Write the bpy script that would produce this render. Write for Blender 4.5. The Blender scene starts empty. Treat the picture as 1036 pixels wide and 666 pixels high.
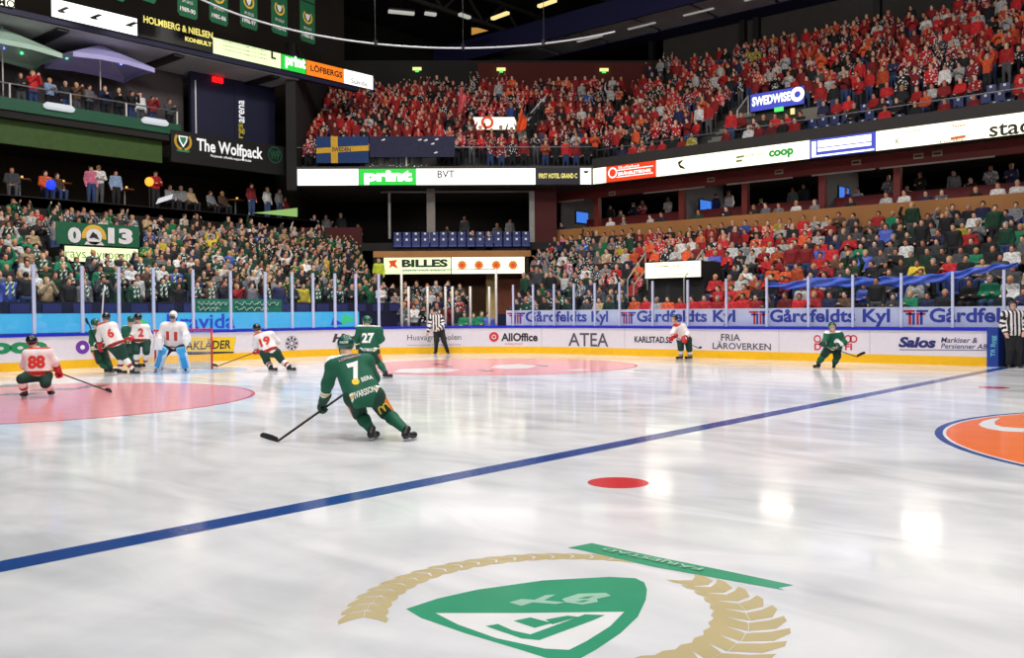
import bpy, bmesh, math, random
import numpy as np
from mathutils import Vector, Matrix
R = random.Random(7)
SC = bpy.context.scene
COL = SC.collection
# ------------------------------------------------------------------ camera
W_, H_, FPX = 1036.0, 666.0, 939.8
CAMP = np.array([29.614, -14.5446, 1.6879])
YAW, PITCH, ROLL = 2.28569, -0.018604, -0.007674
FW = np.array([math.cos(YAW)*math.cos(PITCH), math.sin(YAW)*math.cos(PITCH), math.sin(PITCH)])
_r = np.cross(FW, [0, 0, 1]); _r /= np.linalg.norm(_r); _u = np.cross(_r, FW)
RT = _r*math.cos(ROLL)+_u*math.sin(ROLL); UP = -_r*math.sin(ROLL)+_u*math.cos(ROLL)
cd = bpy.data.cameras.new('camera'); cam = bpy.data.objects.new('camera', cd); COL.objects.link(cam)
cd.sensor_width = 36.0; cd.lens = 36.0*FPX/W_; cd.clip_end = 300; cd.clip_start = 0.05
_m = Matrix.Identity(4)
for i in range(3):
    _m[i][0] = RT[i]; _m[i][1] = UP[i]; _m[i][2] = -FW[i]; _m[i][3] = CAMP[i]
cam.matrix_world = _m; SC.camera = cam
# ------------------------------------------------------------------ exposure, world, lights
SC.view_settings.view_transform = 'Standard'; SC.view_settings.look = 'None'
SC.view_settings.gamma = 1; SC.view_settings.use_curve_mapping = False
SC.view_settings.exposure = 0.0
wd = bpy.data.worlds.new('arena_air'); SC.world = wd; wd.use_nodes = True
wd.node_tree.nodes['Background'].inputs[0].default_value = (0.9, 0.93, 1.0, 1)
wd.node_tree.nodes['Background'].inputs[1].default_value = 0.035

def area(name, loc, target, sx, sy, power, color=(1, 1, 1), spread=180):
    l = bpy.data.lights.new(name, 'AREA'); l.shape = 'RECTANGLE'; l.size = sx; l.size_y = sy
    l.energy = power; l.color = color; l.spread = math.radians(spread)
    o = bpy.data.objects.new(name, l); COL.objects.link(o); o.location = loc
    o.rotation_euler = (Vector(target)-Vector(loc)).to_track_quat('-Z', 'Y').to_euler()
    return o
for u in (4, 14, 24, 34):
    for v in (-9, 0, 9):
        area('flood_lamp', (u, v, 17.5), (u, v, 0), 2.5, 1.2, 385, (1, 0.985, 0.97), 120)
area('near_side_fill', (34, -17, 15), (2, 24, 8), 6, 2, 1500, (1, 0.96, 0.92))  # added soft fill for the far stands, no known arena lamp
area('near_side_fill', (20, -17, 15), (-8, 14, 7), 6, 2, 1100, (1, 0.96, 0.92))  # second added fill, towards the end stand and corner
area('stand_lamp', (4, 2, 18), (-7, 3, 3), 3, 2, 1500, (1, 0.95, 0.88))
area('stand_lamp', (4, 12, 18), (-6, 13, 3), 3, 2, 500, (1, 0.95, 0.88))
area('stand_lamp', (12, 9, 18), (10, 21, 4), 4, 2, 650, (1, 0.95, 0.88))
area('stand_lamp', (21, 9, 18), (19, 21, 4), 4, 2, 650, (1, 0.95, 0.88))
area('upper_lamp', (18, 14, 19), (15, 31, 12), 4, 2, 330, (1, 0.93, 0.86))
area('upper_lamp', (6, 14, 19), (3, 30, 12), 4, 2, 150, (1, 0.9, 0.82))
area('upper_lamp', (3, 12, 19), (-7, 24, 12), 3, 2, 70, (1, 0.88, 0.8))

for u in (2, 9, 16, 22):
    area('suite_fill', (u, 29.5, 8.25), (u, 29.0, 5), 1.6, .5, 60, (1, .85, .7))  # added fill under the ceiling to lift the dark suites
for v in (-2, 4, 10):
    area('concourse_fill', (-13.2, v, 9.3), (-13.4, v, 6), 1.6, .5, 48, (1, .8, .6))  # added warm fill to lift the dark concourse
area('lounge_lamp', (-7.5, 23, 8.1), (-7.5, 23, 5), 3, .8, 40, (1, .85, .7))
# ------------------------------------------------------------------ picture geometry helpers (used to survey the place)
def ray(px, py):
    return FW+(px-W_/2)/FPX*RT-(py-H_/2)/FPX*UP
def on_axis(px, py, ax, val):
    d = ray(px, py); return CAMP+d*((val-CAMP[ax])/d[ax])
def G(px, py, z=0.0): return on_axis(px, py, 2, z)
def J(px, py, t): return CAMP+ray(px, py)*t
def proj(p):
    d = np.asarray(p, float)-CAMP; z = d@FW
    return W_/2+FPX*(d@RT)/z, H_/2-FPX*(d@UP)/z, z

# ------------------------------------------------------------------ materials
MATS = {}
def mat(name, col, rough=0.6, metal=0.0, emit=0.0, var=0.10, scale=6.0, coat=0.0, spec=0.5, trans=None):
    if name in MATS: return MATS[name]
    m = bpy.data.materials.new(name); m.use_nodes = True; MATS[name] = m
    nt = m.node_tree; b = nt.nodes['Principled BSDF']
    col = tuple(col)[:3]
    b.inputs['Roughness'].default_value = rough; b.inputs['Metallic'].default_value = metal
    b.inputs['Specular IOR Level'].default_value = spec
    b.inputs['Coat Weight'].default_value = coat
    if emit > 0:
        b.inputs['Base Color'].default_value = (*[c*0.3 for c in col], 1)
        b.inputs['Emission Color'].default_value = (*col, 1); b.inputs['Emission Strength'].default_value = emit
        return m
    if var > 0:
        tc = nt.nodes.new('ShaderNodeTexCoord'); n = nt.nodes.new('ShaderNodeTexNoise'); n.inputs['Scale'].default_value = scale
        n.inputs['Detail'].default_value = 4
        r = nt.nodes.new('ShaderNodeValToRGB')
        r.color_ramp.elements[0].position = 0.3; r.color_ramp.elements[1].position = 0.7
        r.color_ramp.elements[0].color = (*[c*(1-var) for c in col], 1)
        r.color_ramp.elements[1].color = (*[min(1, c*(1+var)) for c in col], 1)
        nt.links.new(tc.outputs['Object'], n.inputs['Vector']); nt.links.new(n.outputs['Fac'], r.inputs['Fac'])
        nt.links.new(r.outputs['Color'], b.inputs['Base Color'])
    else: b.inputs['Base Color'].default_value = (*col, 1)
    return m
def srgb(r, g, b):
    f = lambda c: (c/255/12.92 if c/255 <= 0.04045 else ((c/255+0.055)/1.055)**2.4)
    return (f(r), f(g), f(b))
def S(*a): return srgb(*a)
def glass_mat(name, tint, refl=0.05):
    m = bpy.data.materials.new(name); m.use_nodes = True; nt = m.node_tree; nt.nodes.clear()
    o = nt.nodes.new('ShaderNodeOutputMaterial'); mx = nt.nodes.new('ShaderNodeMixShader')
    t = nt.nodes.new('ShaderNodeBsdfTransparent'); g = nt.nodes.new('ShaderNodeBsdfGlossy')
    t.inputs['Color'].default_value = (*tint, 1); g.inputs['Roughness'].default_value = 0.05
    mx.inputs['Fac'].default_value = refl
    nt.links.new(t.outputs[0], mx.inputs[1]); nt.links.new(g.outputs[0], mx.inputs[2]); nt.links.new(mx.outputs[0], o.inputs['Surface'])
    return m
GLASS = glass_mat('acrylic_glass', (0.97, 0.985, 1.0), 0.045)
GLASS2 = glass_mat('rail_glass', (0.9, 0.92, 0.93), 0.008)
VISOR = glass_mat('visor_acrylic', (0.85, 0.9, 0.92), 0.12)
white = mat('white_paint', S(236, 236, 240), 0.4, var=0.04)
black = mat('black_paint', S(18, 18, 20), 0.5)
steel = mat('brushed_steel', S(150, 152, 156), 0.35, 0.8)
roofm = mat('roof_black', S(24, 23, 22), 0.9)
greyw = mat('concrete_grey', S(58, 56, 53), 0.9, var=0.15, scale=0.6)
darkw = mat('concrete_dark', S(38, 37, 36), 0.9, var=0.15, scale=0.6)
navy = mat('navy_paint', S(24, 26, 58), 0.6, var=0.15, scale=0.8)
maroon = mat('maroon_paint', S(112, 36, 32), 0.6, var=0.1, scale=0.7)
ochre = mat('ochre_plaster', S(172, 118, 66), 0.7, var=0.12, scale=0.7)
brownw = mat('brown_board', S(120, 72, 38), 0.6, var=0.2, scale=1.2)
terr = mat('terrace_concrete', S(70, 68, 66), 0.9, var=0.2, scale=1.0)
seatm = mat('seat_blue_plastic', S(30, 46, 110), 0.45, var=0.1)
greenp = mat('green_paint', S(14, 84, 58), 0.6, var=0.1, scale=0.8)
gsoff = mat('grey_soffit', S(176, 176, 178), 0.8, var=0.12, scale=0.7)

# ------------------------------------------------------------------ mesh helpers
def link(o, parent=None):
    COL.objects.link(o)
    if parent is not None: o.parent = parent
    return o
def tag(o, label=None, cat=None, group=None, kind=None):
    if label: o['label'] = label
    if cat: o['category'] = cat
    if group: o['group'] = group
    if kind: o['kind'] = kind
    return o
def empty(name, loc, rz=0, **k):
    o = bpy.data.objects.new(name, None); o.empty_display_size = 0.2; o.location = loc; o.rotation_euler = (0, 0, rz)
    link(o); tag(o, **k); bpy.context.view_layer.update() if False else None
    return o
def mesh_obj(name, verts, faces, m, parent=None, smooth=False, mats=None, midx=None):
    """vertices in WORLD space; re-expressed in the parent's frame (parents are never scaled)"""
    v = np.asarray(verts, float).reshape(-1, 3)
    if parent is not None:
        mw = world_of(parent).inverted()
        A = np.array(mw.to_3x3()); t = np.array(mw.translation); v = v@A.T+t
    me = bpy.data.meshes.new(name); me.from_pydata(v.tolist(), [], [tuple(int(i) for i in f) for f in faces])
    if mats: 
        for q in mats: me.materials.append(q)
    else: me.materials.append(m)
    if midx is not None: me.polygons.foreach_set('material_index', np.asarray(midx, np.int32))
    if smooth: me.polygons.foreach_set('use_smooth', np.ones(len(me.polygons), bool))
    me.update()
    return link(bpy.data.objects.new(name, me), parent)
def world_of(o):
    m = o.matrix_basis.copy()
    while o.parent is not None:
        o = o.parent; m = o.matrix_basis @ m
    return m
class MB:
    def __init__(s): s.v = []; s.f = []; s.mi = []
    def add(s, v, f, mi=0):
        b = len(s.v); s.v.extend([tuple(map(float, x)) for x in v]); s.f.extend([tuple(i+b for i in q) for q in f]); s.mi.extend([mi]*len(f)); return s
    def box(s, x0, x1, y0, y1, z0, z1, mi=0):
        return s.hexa([(x0, y0), (x1, y0), (x1, y1), (x0, y1)], z0, z1, mi)
    def hexa(s, poly, z0, z1, mi=0):
        n = len(poly); v = [(p[0], p[1], z0) for p in poly]+[(p[0], p[1], z1) for p in poly]
        return s.add(v, [tuple(range(n-1, -1, -1)), tuple(range(n, 2*n))]+[(i, (i+1) % n, n+(i+1) % n, n+i) for i in range(n)], mi)
    def bar(s, a, b, w, h=None, mi=0, up=(0, 0, 1)):
        a = np.array(a, float); b = np.array(b, float); h = h or w
        d = b-a; d /= max(np.linalg.norm(d), 1e-9); u = np.array(up, float)
        if abs(d@u) > 0.98: u = np.array([1.0, 0, 0])
        x = np.cross(d, u); x /= np.linalg.norm(x); y = np.cross(x, d)
        q = [x*w/2*i+y*h/2*j for i, j in ((-1, -1), (1, -1), (1, 1), (-1, 1))]
        return s.add([a+k for k in q]+[b+k for k in q], [(3, 2, 1, 0), (4, 5, 6, 7)]+[(i, (i+1) % 4, 4+(i+1) % 4, 4+i) for i in range(4)], mi)
    def tube(s, pts, r, n=8, mi=0):
        pts = [np.array(p, float) for p in pts]; rr = r if isinstance(r, (list, tuple)) else [r]*len(pts)
        rings = []; prev = None
        for i, p in enumerate(pts):
            d = pts[min(i+1, len(pts)-1)]-pts[max(i-1, 0)]; d /= max(np.linalg.norm(d), 1e-9)
            if prev is None:
                u = np.array([0, 0, 1.0]) if abs(d[2]) < 0.9 else np.array([1.0, 0, 0])
                x = np.cross(d, u)
            else: x = prev-d*(prev@d)
            x /= np.linalg.norm(x); prev = x; y = np.cross(d, x)
            rings.append([p+(x*math.cos(2*math.pi*k/n)+y*math.sin(2*math.pi*k/n))*rr[i] for k in range(n)])
        v = [q for g in rings for q in g]; f = []
        for i in range(len(pts)-1):
            for k in range(n): f.append((i*n+k, i*n+(k+1) % n, (i+1)*n+(k+1) % n, (i+1)*n+k))
        f.append(tuple(range(n-1, -1, -1))); f.append(tuple((len(pts)-1)*n+k for k in range(n)))
        return s.add(v, f, mi)
    def build(s, name, m, parent=None, smooth=False, mats=None):
        return mesh_obj(name, s.v, s.f, m, parent, smooth, mats, s.mi if mats else None)
def struct(o, **k): return tag(o, kind='structure', **k)

# a Map turns (u, v, off) into a world point: flat walls, bent boards, the ice
class Plane:
    def __init__(s, P0, e, up=(0, 0, 1), n=None):
        s.P = np.array(P0, float); s.e = np.array(e, float); s.e /= np.linalg.norm(s.e); s.up = np.array(up, float)
        s.n = np.cross(s.e, s.up) if n is None else np.array(n, float)   # towards the viewer when e runs to the viewer's right
    def __call__(s, u, v, o=0.0): return s.P+s.e*u+s.up*v+s.n*o
    def uv(s, px, py):
        d = ray(px, py); t = ((s.P-CAMP)@s.n)/(d@s.n); q = CAMP+d*t-s.P
        return float(q@s.e), float(q@s.up)
def slab(name, pl, u0, u1, v0, v1, o0, o1, m, parent=None, nu=1):
    b = MB(); us = np.linspace(u0, u1, nu+1); V = []
    for u in us: V += [pl(u, v0, o0), pl(u, v1, o0), pl(u, v1, o1), pl(u, v0, o1)]
    F = [(0, 1, 2, 3), tuple(4*nu+i for i in (3, 2, 1, 0))]
    for k in range(nu):
        for i in range(4): F.append((4*k+i, 4*k+4+i, 4*k+4+(i+1) % 4, 4*k+(i+1) % 4))
    return b.add(V, F).build(name, m, parent)
TXT = {}
def text_geo(s, bold=0.0, shear=0.0):
    key = (s, bold, shear)
    if key not in TXT:
        c = bpy.data.curves.new('t', 'FONT'); c.body = s; c.size = 1; c.offset = bold; c.shear = shear; c.resolution_u = 3
        o = bpy.data.objects.new('t', c); COL.objects.link(o)
        dg = bpy.context.evaluated_depsgraph_get(); e = o.evaluated_get(dg); me = e.to_mesh()
        bm = bmesh.new(); bm.from_mesh(me); bmesh.ops.triangulate(bm, faces=bm.faces)
        for it in range(2):
            L = [q for q in bm.edges if q.calc_length() > 0.22]
            if L: bmesh.ops.subdivide_edges(bm, edges=L, cuts=1); bmesh.ops.triangulate(bm, faces=bm.faces)
        v = np.array([q.co[:2] for q in bm.verts]); bm.verts.index_update()
        f = [tuple(x.index for x in q.verts) for q in bm.faces]
        bm.free(); e.to_mesh_clear(); bpy.data.objects.remove(o); bpy.data.curves.remove(c)
        TXT[key] = (v, f)
    return TXT[key]
def text(name, s, mp, u0, u1, v0, v1, m, parent, off=0.006, bold=0.015, shear=0.0, flip=False):
    v, f = text_geo(s, bold, shear)
    lo, hi = v.min(0), v.max(0); w = (v-lo)/np.maximum(hi-lo, 1e-6)
    if flip: w = 1-w
    pts = [mp(u0+(u1-u0)*a, v0+(v1-v0)*b, off) for a, b in w]
    return mesh_obj(name, pts, f, m, parent)
def poly(name, mp, pts, m, parent, off=0.006):
    """a filled flat outline (may be concave) on a map"""
    from mathutils.geometry import tessellate_polygon
    tri = tessellate_polygon([[Vector((a, b, 0)) for a, b in pts]])
    return mesh_obj(name, [mp(a, b, off) for a, b in pts], tri, m, parent)
def ring(name, mp, cu, cv, r0, r1, m, parent, a0=0, a1=360, n=48, off=0.006, sx=1.0):
    V = []; F = []
    for i in range(n+1):
        t = math.radians(a0+(a1-a0)*i/n)
        for r in (r0, r1): V.append(mp(cu+r*math.cos(t)*sx, cv+r*math.sin(t), off))
    for i in range(n): F.append((2*i, 2*i+2, 2*i+3, 2*i+1))
    return mesh_obj(name, V, F, m, parent)

# ------------------------------------------------------------------ organic surfaces: blended limbs meshed into one closed skin
def A3(p): return np.asarray(p, float)
def cap(a, b, ra, rb=None, lab=0): return ('c', A3(a), A3(b), ra, ra if rb is None else rb, lab)
def ell(c, rad, M=None, lab=0): return ('e', A3(c), A3(rad), np.eye(3) if M is None else np.asarray(M, float), 0, lab)
def boxp(c, half, M=None, rnd=0.01, lab=0): return ('b', A3(c), A3(half), np.eye(3) if M is None else np.asarray(M, float), rnd, lab)
def pd(pr, P):
    k = pr[0]
    if k == 'c':
        a, b, ra, rb = pr[1:5]; ab = b-a; t = np.clip(((P-a)@ab)/max(ab@ab, 1e-9), 0, 1)
        return np.linalg.norm(P-a-t[:, None]*ab, axis=1)-(ra+(rb-ra)*t)
    if k == 'e':
        q = (P-pr[1])@pr[3]; k0 = np.linalg.norm(q/pr[2], axis=1); k1 = np.linalg.norm(q/pr[2]**2, axis=1)
        return k0*(k0-1)/np.maximum(k1, 1e-9)
    q = np.abs((P-pr[1])@pr[3])-pr[2]+pr[4]
    return np.linalg.norm(np.maximum(q, 0), axis=1)+np.minimum(q.max(1), 0)-pr[4]
def field(prims, P, k):
    d = None
    for pr in prims:
        x = pd(pr, P)
        if d is None: d = x
        else:
            h = np.maximum(k-np.abs(d-x), 0)/k if k > 0 else 0
            d = np.minimum(d, x)-h*h*k*0.25
    return d
def bounds(prims):
    lo, hi = [], []
    for pr in prims:
        if pr[0] == 'c':
            r = max(pr[3], pr[4]); lo.append(np.minimum(pr[1], pr[2])-r); hi.append(np.maximum(pr[1], pr[2])+r)
        else:
            r = np.linalg.norm(pr[2]) if pr[0] == 'b' else pr[2].max(); lo.append(pr[1]-r); hi.append(pr[1]+r)
    return np.min(lo, 0), np.max(hi, 0)
def skin(prims, h, k=0.04, grow=0.0, cut=None):
    lo, hi = bounds(prims); lo = lo-3*h-grow; n = np.ceil((hi+3*h+grow-lo)/h).astype(int)+1
    ax = [lo[i]+h*np.arange(n[i]) for i in range(3)]
    P = np.stack(np.meshgrid(*ax, indexing='ij'), -1).reshape(-1, 3)
    F = field(prims, P, k)-grow
    if cut is not None: F = np.maximum(F, cut(P))
    F = F.reshape(n); I = F < 0
    corner = [(i, j, l) for i in (0, 1) for j in (0, 1) for l in (0, 1)]
    sl = lambda c: tuple(slice(c[a], n[a]-1+c[a]) for a in range(3))
    cnt = sum(I[sl(c)].astype(int) for c in corner); act = (cnt > 0) & (cnt < 8)
    ids = np.argwhere(act); idx = -np.ones(act.shape, int); idx[act] = np.arange(len(ids))
    acc = np.zeros((len(ids), 3)); num = np.zeros(len(ids))
    for c in corner:
        for a in range(3):
            if c[a]: continue
            d = list(c); d[a] = 1
            f0 = F[ids[:, 0]+c[0], ids[:, 1]+c[1], ids[:, 2]+c[2]]; f1 = F[ids[:, 0]+d[0], ids[:, 1]+d[1], ids[:, 2]+d[2]]
            x = (f0 < 0) != (f1 < 0); t = np.where(x, f0/np.where(x, f0-f1, 1), 0)
            p = np.tile(np.array(c, float), (len(ids), 1)); p[:, a] += t
            acc += p*x[:, None]; num += x
    V = lo+h*(ids+acc/num[:, None]); Q = []
    for a in range(3):
        b, c = (a+1) % 3, (a+2) % 3
        s0 = [slice(1, n[i]-1) for i in range(3)]; s0[a] = slice(0, n[a]-1); s1 = list(s0); s1[a] = slice(1, n[a])
        e = I[tuple(s0)] != I[tuple(s1)]; w = np.argwhere(e)
        off = np.array([1, 1, 1]); off[a] = 0; w = w+off
        inside0 = I[w[:, 0], w[:, 1], w[:, 2]]
        def cell(db, dc):
            z = w.copy(); z[:, b] -= db; z[:, c] -= dc; return idx[z[:, 0], z[:, 1], z[:, 2]]
        q = np.stack([cell(1, 1), cell(0, 1), cell(0, 0), cell(1, 0)], 1)
        q[~inside0] = q[~inside0][:, ::-1]; Q.append(q)
    return V, np.concatenate(Q)
def labels(prims, V, Fq):
    c = V[Fq].mean(1); d = np.stack([pd(p, c) for p in prims], 1)
    return np.array([p[5] for p in prims])[d.argmin(1)]
def frame(f, up=(0, 0, 1)):
    """columns: right, forward, up for a forward direction"""
    f = A3(f)/np.linalg.norm(f); r = np.cross(f, A3(up)); r /= np.linalg.norm(r); u = np.cross(r, f)
    return np.stack([r, f, u], 1)
def head_prims(c, fwd, up=(0, 0, 1), s=1.0):
    M = frame(fwd, up); L = lambda x, y, z: A3(c)+M@np.array([x, y, z])*s
    return [ell(c, np.array([.077, .094, .108])*s, M), ell(L(0, .028, -.062), np.array([.056, .062, .062])*s, M),
            cap(L(0, .088, .012), L(0, .108, -.022), .011*s, .017*s), cap(L(-.04, .078, .03), L(.04, .078, .03), .013*s),
            cap(L(-.022, .088, -.062), L(.022, .088, -.062), .012*s), ell(L(0, .08, -.098), np.array([.022, .02, .018])*s, M),
            ell(L(-.079, -.008, -.008), np.array([.012, .02, .032])*s, M), ell(L(.079, -.008, -.008), np.array([.012, .02, .032])*s, M)]

# ================================================================== THE SETTING
def ice_material():
    m = bpy.data.materials.new('rink_ice'); m.use_nodes = True; nt = m.node_tree; b = nt.nodes['Principled BSDF']
    tc = nt.nodes.new('ShaderNodeTexCoord')
    def noise(scale, sc, det=5, dist=0.0, rot=0):
        mp = nt.nodes.new('ShaderNodeMapping'); mp.inputs['Scale'].default_value = scale; mp.inputs['Rotation'].default_value = (0, 0, rot)
        n = nt.nodes.new('ShaderNodeTexNoise'); n.inputs['Scale'].default_value = sc; n.inputs['Detail'].default_value = det
        n.inputs['Distortion'].default_value = dist
        nt.links.new(tc.outputs['Object'], mp.inputs['Vector']); nt.links.new(mp.outputs[0], n.inputs['Vector']); return n
    n1 = noise((1, 1, 1), 0.35, 6, 1.2); n2 = noise((0.5, 1.3, 1), 0.9, 7, 1.4, 0.9); n3 = noise((0.6, 1.6, 1), 1.0, 5, 1.0, -0.5)
    a = nt.nodes.new('ShaderNodeMath'); a.operation = 'MULTIPLY_ADD'; a.inputs[1].default_value = 0.5
    nt.links.new(n1.outputs['Fac'], a.inputs[0])
    a2 = nt.nodes.new('ShaderNodeMath'); a2.operation = 'MULTIPLY'; a2.inputs[1].default_value = 0.5; nt.links.new(n2.outputs['Fac'], a2.inputs[0])
    nt.links.new(a2.outputs[0], a.inputs[2])
    r = nt.nodes.new('ShaderNodeValToRGB'); e = r.color_ramp.elements
    e[0].position = 0.36; e[0].color = (*S(200, 202, 206), 1); e[1].position = 0.6; e[1].color = (*S(238, 238, 240), 1)
    nt.links.new(a.outputs[0], r.inputs['Fac']); nt.links.new(r.outputs['Color'], b.inputs['Base Color'])
    r2 = nt.nodes.new('ShaderNodeMapRange'); r2.inputs['From Min'].default_value = 0.3; r2.inputs['From Max'].default_value = 0.7
    r2.inputs['To Min'].default_value = 0.07; r2.inputs['To Max'].default_value = 0.17
    nt.links.new(n3.outputs['Fac'], r2.inputs['Value']); nt.links.new(r2.outputs[0], b.inputs['Roughness'])
    b.inputs['IOR'].default_value = 1.31
    return m
def paint(name, col, rough=0.16):
    m = mat(name, col, rough, var=0.05, scale=2.5); m.node_tree.nodes['Principled BSDF'].inputs['IOR'].default_value = 1.31; return m
icem = ice_material()
ice = struct(mesh_obj('floor', [(-0.1, -15.3, 0), (60, -15.3, 0), (60, 14.75, 0), (-0.1, 14.75, 0)], [(0, 1, 2, 3)], icem))
struct(MB().box(-40, 70, -20, 45, -0.4, -0.06).build('floor_concrete', darkw))
class IcePlane(Plane):
    def __call__(s, u, v, o=0.0): return np.array([u, v, o*.22])
ICE = IcePlane((0, 0, 0), (1, 0, 0), (0, 1, 0))
p_blue = paint('ice_paint_blue', S(24, 70, 142)); p_red = paint('ice_paint_red', S(206, 40, 52)); p_pink = paint('ice_paint_pink', S(232, 152, 158))
p_or = paint('ice_paint_orange', S(248, 118, 34)); p_wh = paint('ice_paint_white', S(238, 238, 238)); p_green = paint('ice_paint_green', S(62, 160, 122))
p_gold = paint('ice_paint_gold', S(200, 184, 140)); p_dk = paint('ice_paint_grey', S(120, 110, 112)); p_lg = paint('ice_paint_pale_green', S(166, 208, 186))
p_crease = paint('ice_paint_crease', S(150, 190, 232))
def quad(name, u0, u1, v0, v1, m, off=0.004): return poly(name, ICE, [(u0, v0), (u1, v0), (u1, v1), (u0, v1)], m, ice, off)
def guv(px, py): q = G(px, py); return float(q[0]), float(q[1])
quad('blue_line', 22.78, 23.08, -15, 14.6, p_blue)
quad('goal_line', 3.97, 4.03, -13, 13, p_red)
for vv in (7, -7):
    ring('faceoff_circle', ICE, 10.1, vv, 0, 4.42, p_pink, ice, off=0.004, n=64)
    ring('faceoff_ring', ICE, 10.1, vv, 4.42, 4.5, p_red, ice, off=0.004, n=64)
    ring('neutral_dot', ICE, 24.43, vv, 0, 0.3, p_red, ice, off=0.004)
# white lettering blocks and dark scuffs inside the far circle
for (a, b, w, h, mm) in ((432, 375, 34, 2.6, p_wh), (520, 371, 24, 2.4, p_wh), (585, 374.5, 12, 0.8, p_wh)):
    poly('circle_advert', ICE, [guv(a-w, b+h*.6), guv(a-w*.3, b+h), guv(a+w*.6, b+h*.7), guv(a+w, b-h*.3), guv(a+w*.2, b-h), guv(a-w*.8, b-h*.5)], mm, ice, 0.008)
for (a, b, w) in ((443, 368.8, 7), (492, 375.4, 9), (548, 370.2, 8), (455, 371, 4)):
    poly('circle_mark', ICE, [guv(a-w, b-.9), guv(a+w*.6, b-.4), guv(a+w, b+.8), guv(a-w*.3, b+.5)], p_dk, ice, 0.008)
for (a, b, w) in ((60, 394, 30), (20, 399, 26), (95, 391, 16), (10, 390.5, 14)):
    poly('circle_mark', ICE, [guv(a-w, b+1.5), guv(a+w*.4, b+1), guv(a+w, b-1.6), guv(a-w*.5, b-1)], p_dk, ice, 0.008)
ring('centre_circle', ICE, 30, 0, 0, 4.36, p_or, ice, off=0.004, n=96)
ring('centre_gap', ICE, 30, 0, 4.36, 4.4, p_wh, ice, off=0.004, n=96)
ring('centre_ring', ICE, 30, 0, 4.4, 4.5, p_blue, ice, off=0.004, n=96)
cpts = [(990, 429.5), (994, 426.6), (1003, 424), (1012, 422.8), (1010, 424.5), (1006, 427), (1007, 430), (1014, 432.2), (1040, 434), (1075, 433), (1075, 438), (1040, 437.6), (1016, 436.6), (1000, 434.2), (993, 432)]
poly('centre_logo', ICE, [guv(*q) for q in cpts], p_wh, ice, 0.008)
# goal crease
poly('goal_crease', ICE, [(4.03, -1.8), (4.6, -1.8)]+[(4.03+1.8*math.sin(t), -1.8*math.cos(t)) for t in np.linspace(.4, math.pi-.4, 14)]+[(4.6, 1.8), (4.03, 1.8)], p_crease, ice)
# club crest near the boards
Z8 = lambda x, y: guv(350+x/2.252, 540+y/2.252)
poly('crest_shield', ICE, [Z8(*q) for q in [(137, 172), (210, 148), (300, 128), (450, 107), (600, 99), (660, 102), (680, 112), (686, 128), (683, 152), (665, 190), (625, 228), (570, 265), (525, 290), (470, 288), (400, 266), (270, 227), (170, 192)]], p_green, ice, 0.004)
poly('crest_field', ICE, [Z8(*q) for q in [(204, 182), (400, 182), (634, 179), (602, 212), (548, 246), (508, 266), (452, 263), (342, 239), (255, 208)]], p_wh, ice, 0.008)
def zpoly(name, pts, m, off=0.012): poly(name, ICE, [Z8(*q) for q in pts], m, ice, off)
zpoly('crest_letter', [(318, 212), (346, 207), (380, 222), (420, 231), (545, 185), (590, 187), (560, 200), (440, 244), (400, 240)], p_green)
zpoly('crest_letter', [(382, 200), (420, 192), (470, 205), (430, 216)], p_green)
zpoly('crest_letter', [(455, 197), (505, 188), (530, 191), (470, 208)], p_green)
zpoly('crest_letter', [(372, 158), (400, 150), (430, 152), (455, 141), (478, 140), (452, 153), (500, 158), (478, 162), (425, 158), (400, 166)], p_lg)
zpoly('crest_letter', [(492, 150), (530, 138), (592, 136), (604, 143), (572, 150), (574, 157), (540, 163), (500, 158)], p_lg)
zpoly('crest_letter', [(528, 150), (546, 145), (566, 144), (552, 149)], p_green, 0.016)
zpoly('crest_letter', [(522, 157), (542, 153), (556, 153), (540, 158)], p_green, 0.016)
# wreath: two sprays of leaves round the shield
wc = (26.43, -10.40)
for spray, (a_0, a_1, r, n) in enumerate(((-134, -268, 1.15, 20), (76, -52, .98, 13))):
    st = math.radians(abs(a_1-a_0))/n*r
    for i in range(n):
        t = math.radians(a_0+(a_1-a_0)*i/n); f = i/(n-1)
        wd = (.115-.06*f) if spray == 0 else (.11+.07*min(1, f*2)); L = st*(.78 if spray else .86)
        for side in (-1, 1):
            c0 = (wc[0]+r*math.cos(t), wc[1]+r*math.sin(t)); tx, ty = -math.sin(t), math.cos(t); nx, ny = math.cos(t)*side, math.sin(t)*side
            dn = 1.0; P_ = lambda a, b: (c0[0]+tx*a*dn+nx*b, c0[1]+ty*a*dn+ny*b); sw = wd*.75
            poly('wreath_leaf', ICE, [P_(0, .002), P_(sw*.5, wd*.62), P_(sw*1.25, wd*1.12), P_(sw*.95-L*.3, wd*1.2), P_(sw*.55-L, wd*.85), P_(-L, .002)], p_gold, ice, 0.004+0.0004*(i % 3))
poly('crest_ribbon', ICE, [Z8(*q) for q in [(505, 33), (560, 22), (700, 52), (860, 84), (1020, 118), (985, 124), (1000, 130), (850, 103), (700, 76), (560, 44), (530, 37)]], p_green, ice, 0.006)
rb = Plane(G(350+585/2.252, 540+38/2.252), G(350+900/2.252, 540+105/2.252)-G(350+585/2.252, 540+38/2.252), None or (0, 1, 0))
rb.up = np.cross([0, 0, 1.0], rb.e); rb.n = np.array([0, 0, 1.0])
text('ribbon_lettering', 'FÄRJESTAD', rb, 0.0, 0.80, -0.035, 0.055, p_lg, ice, 0.012, flip=True)

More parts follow.
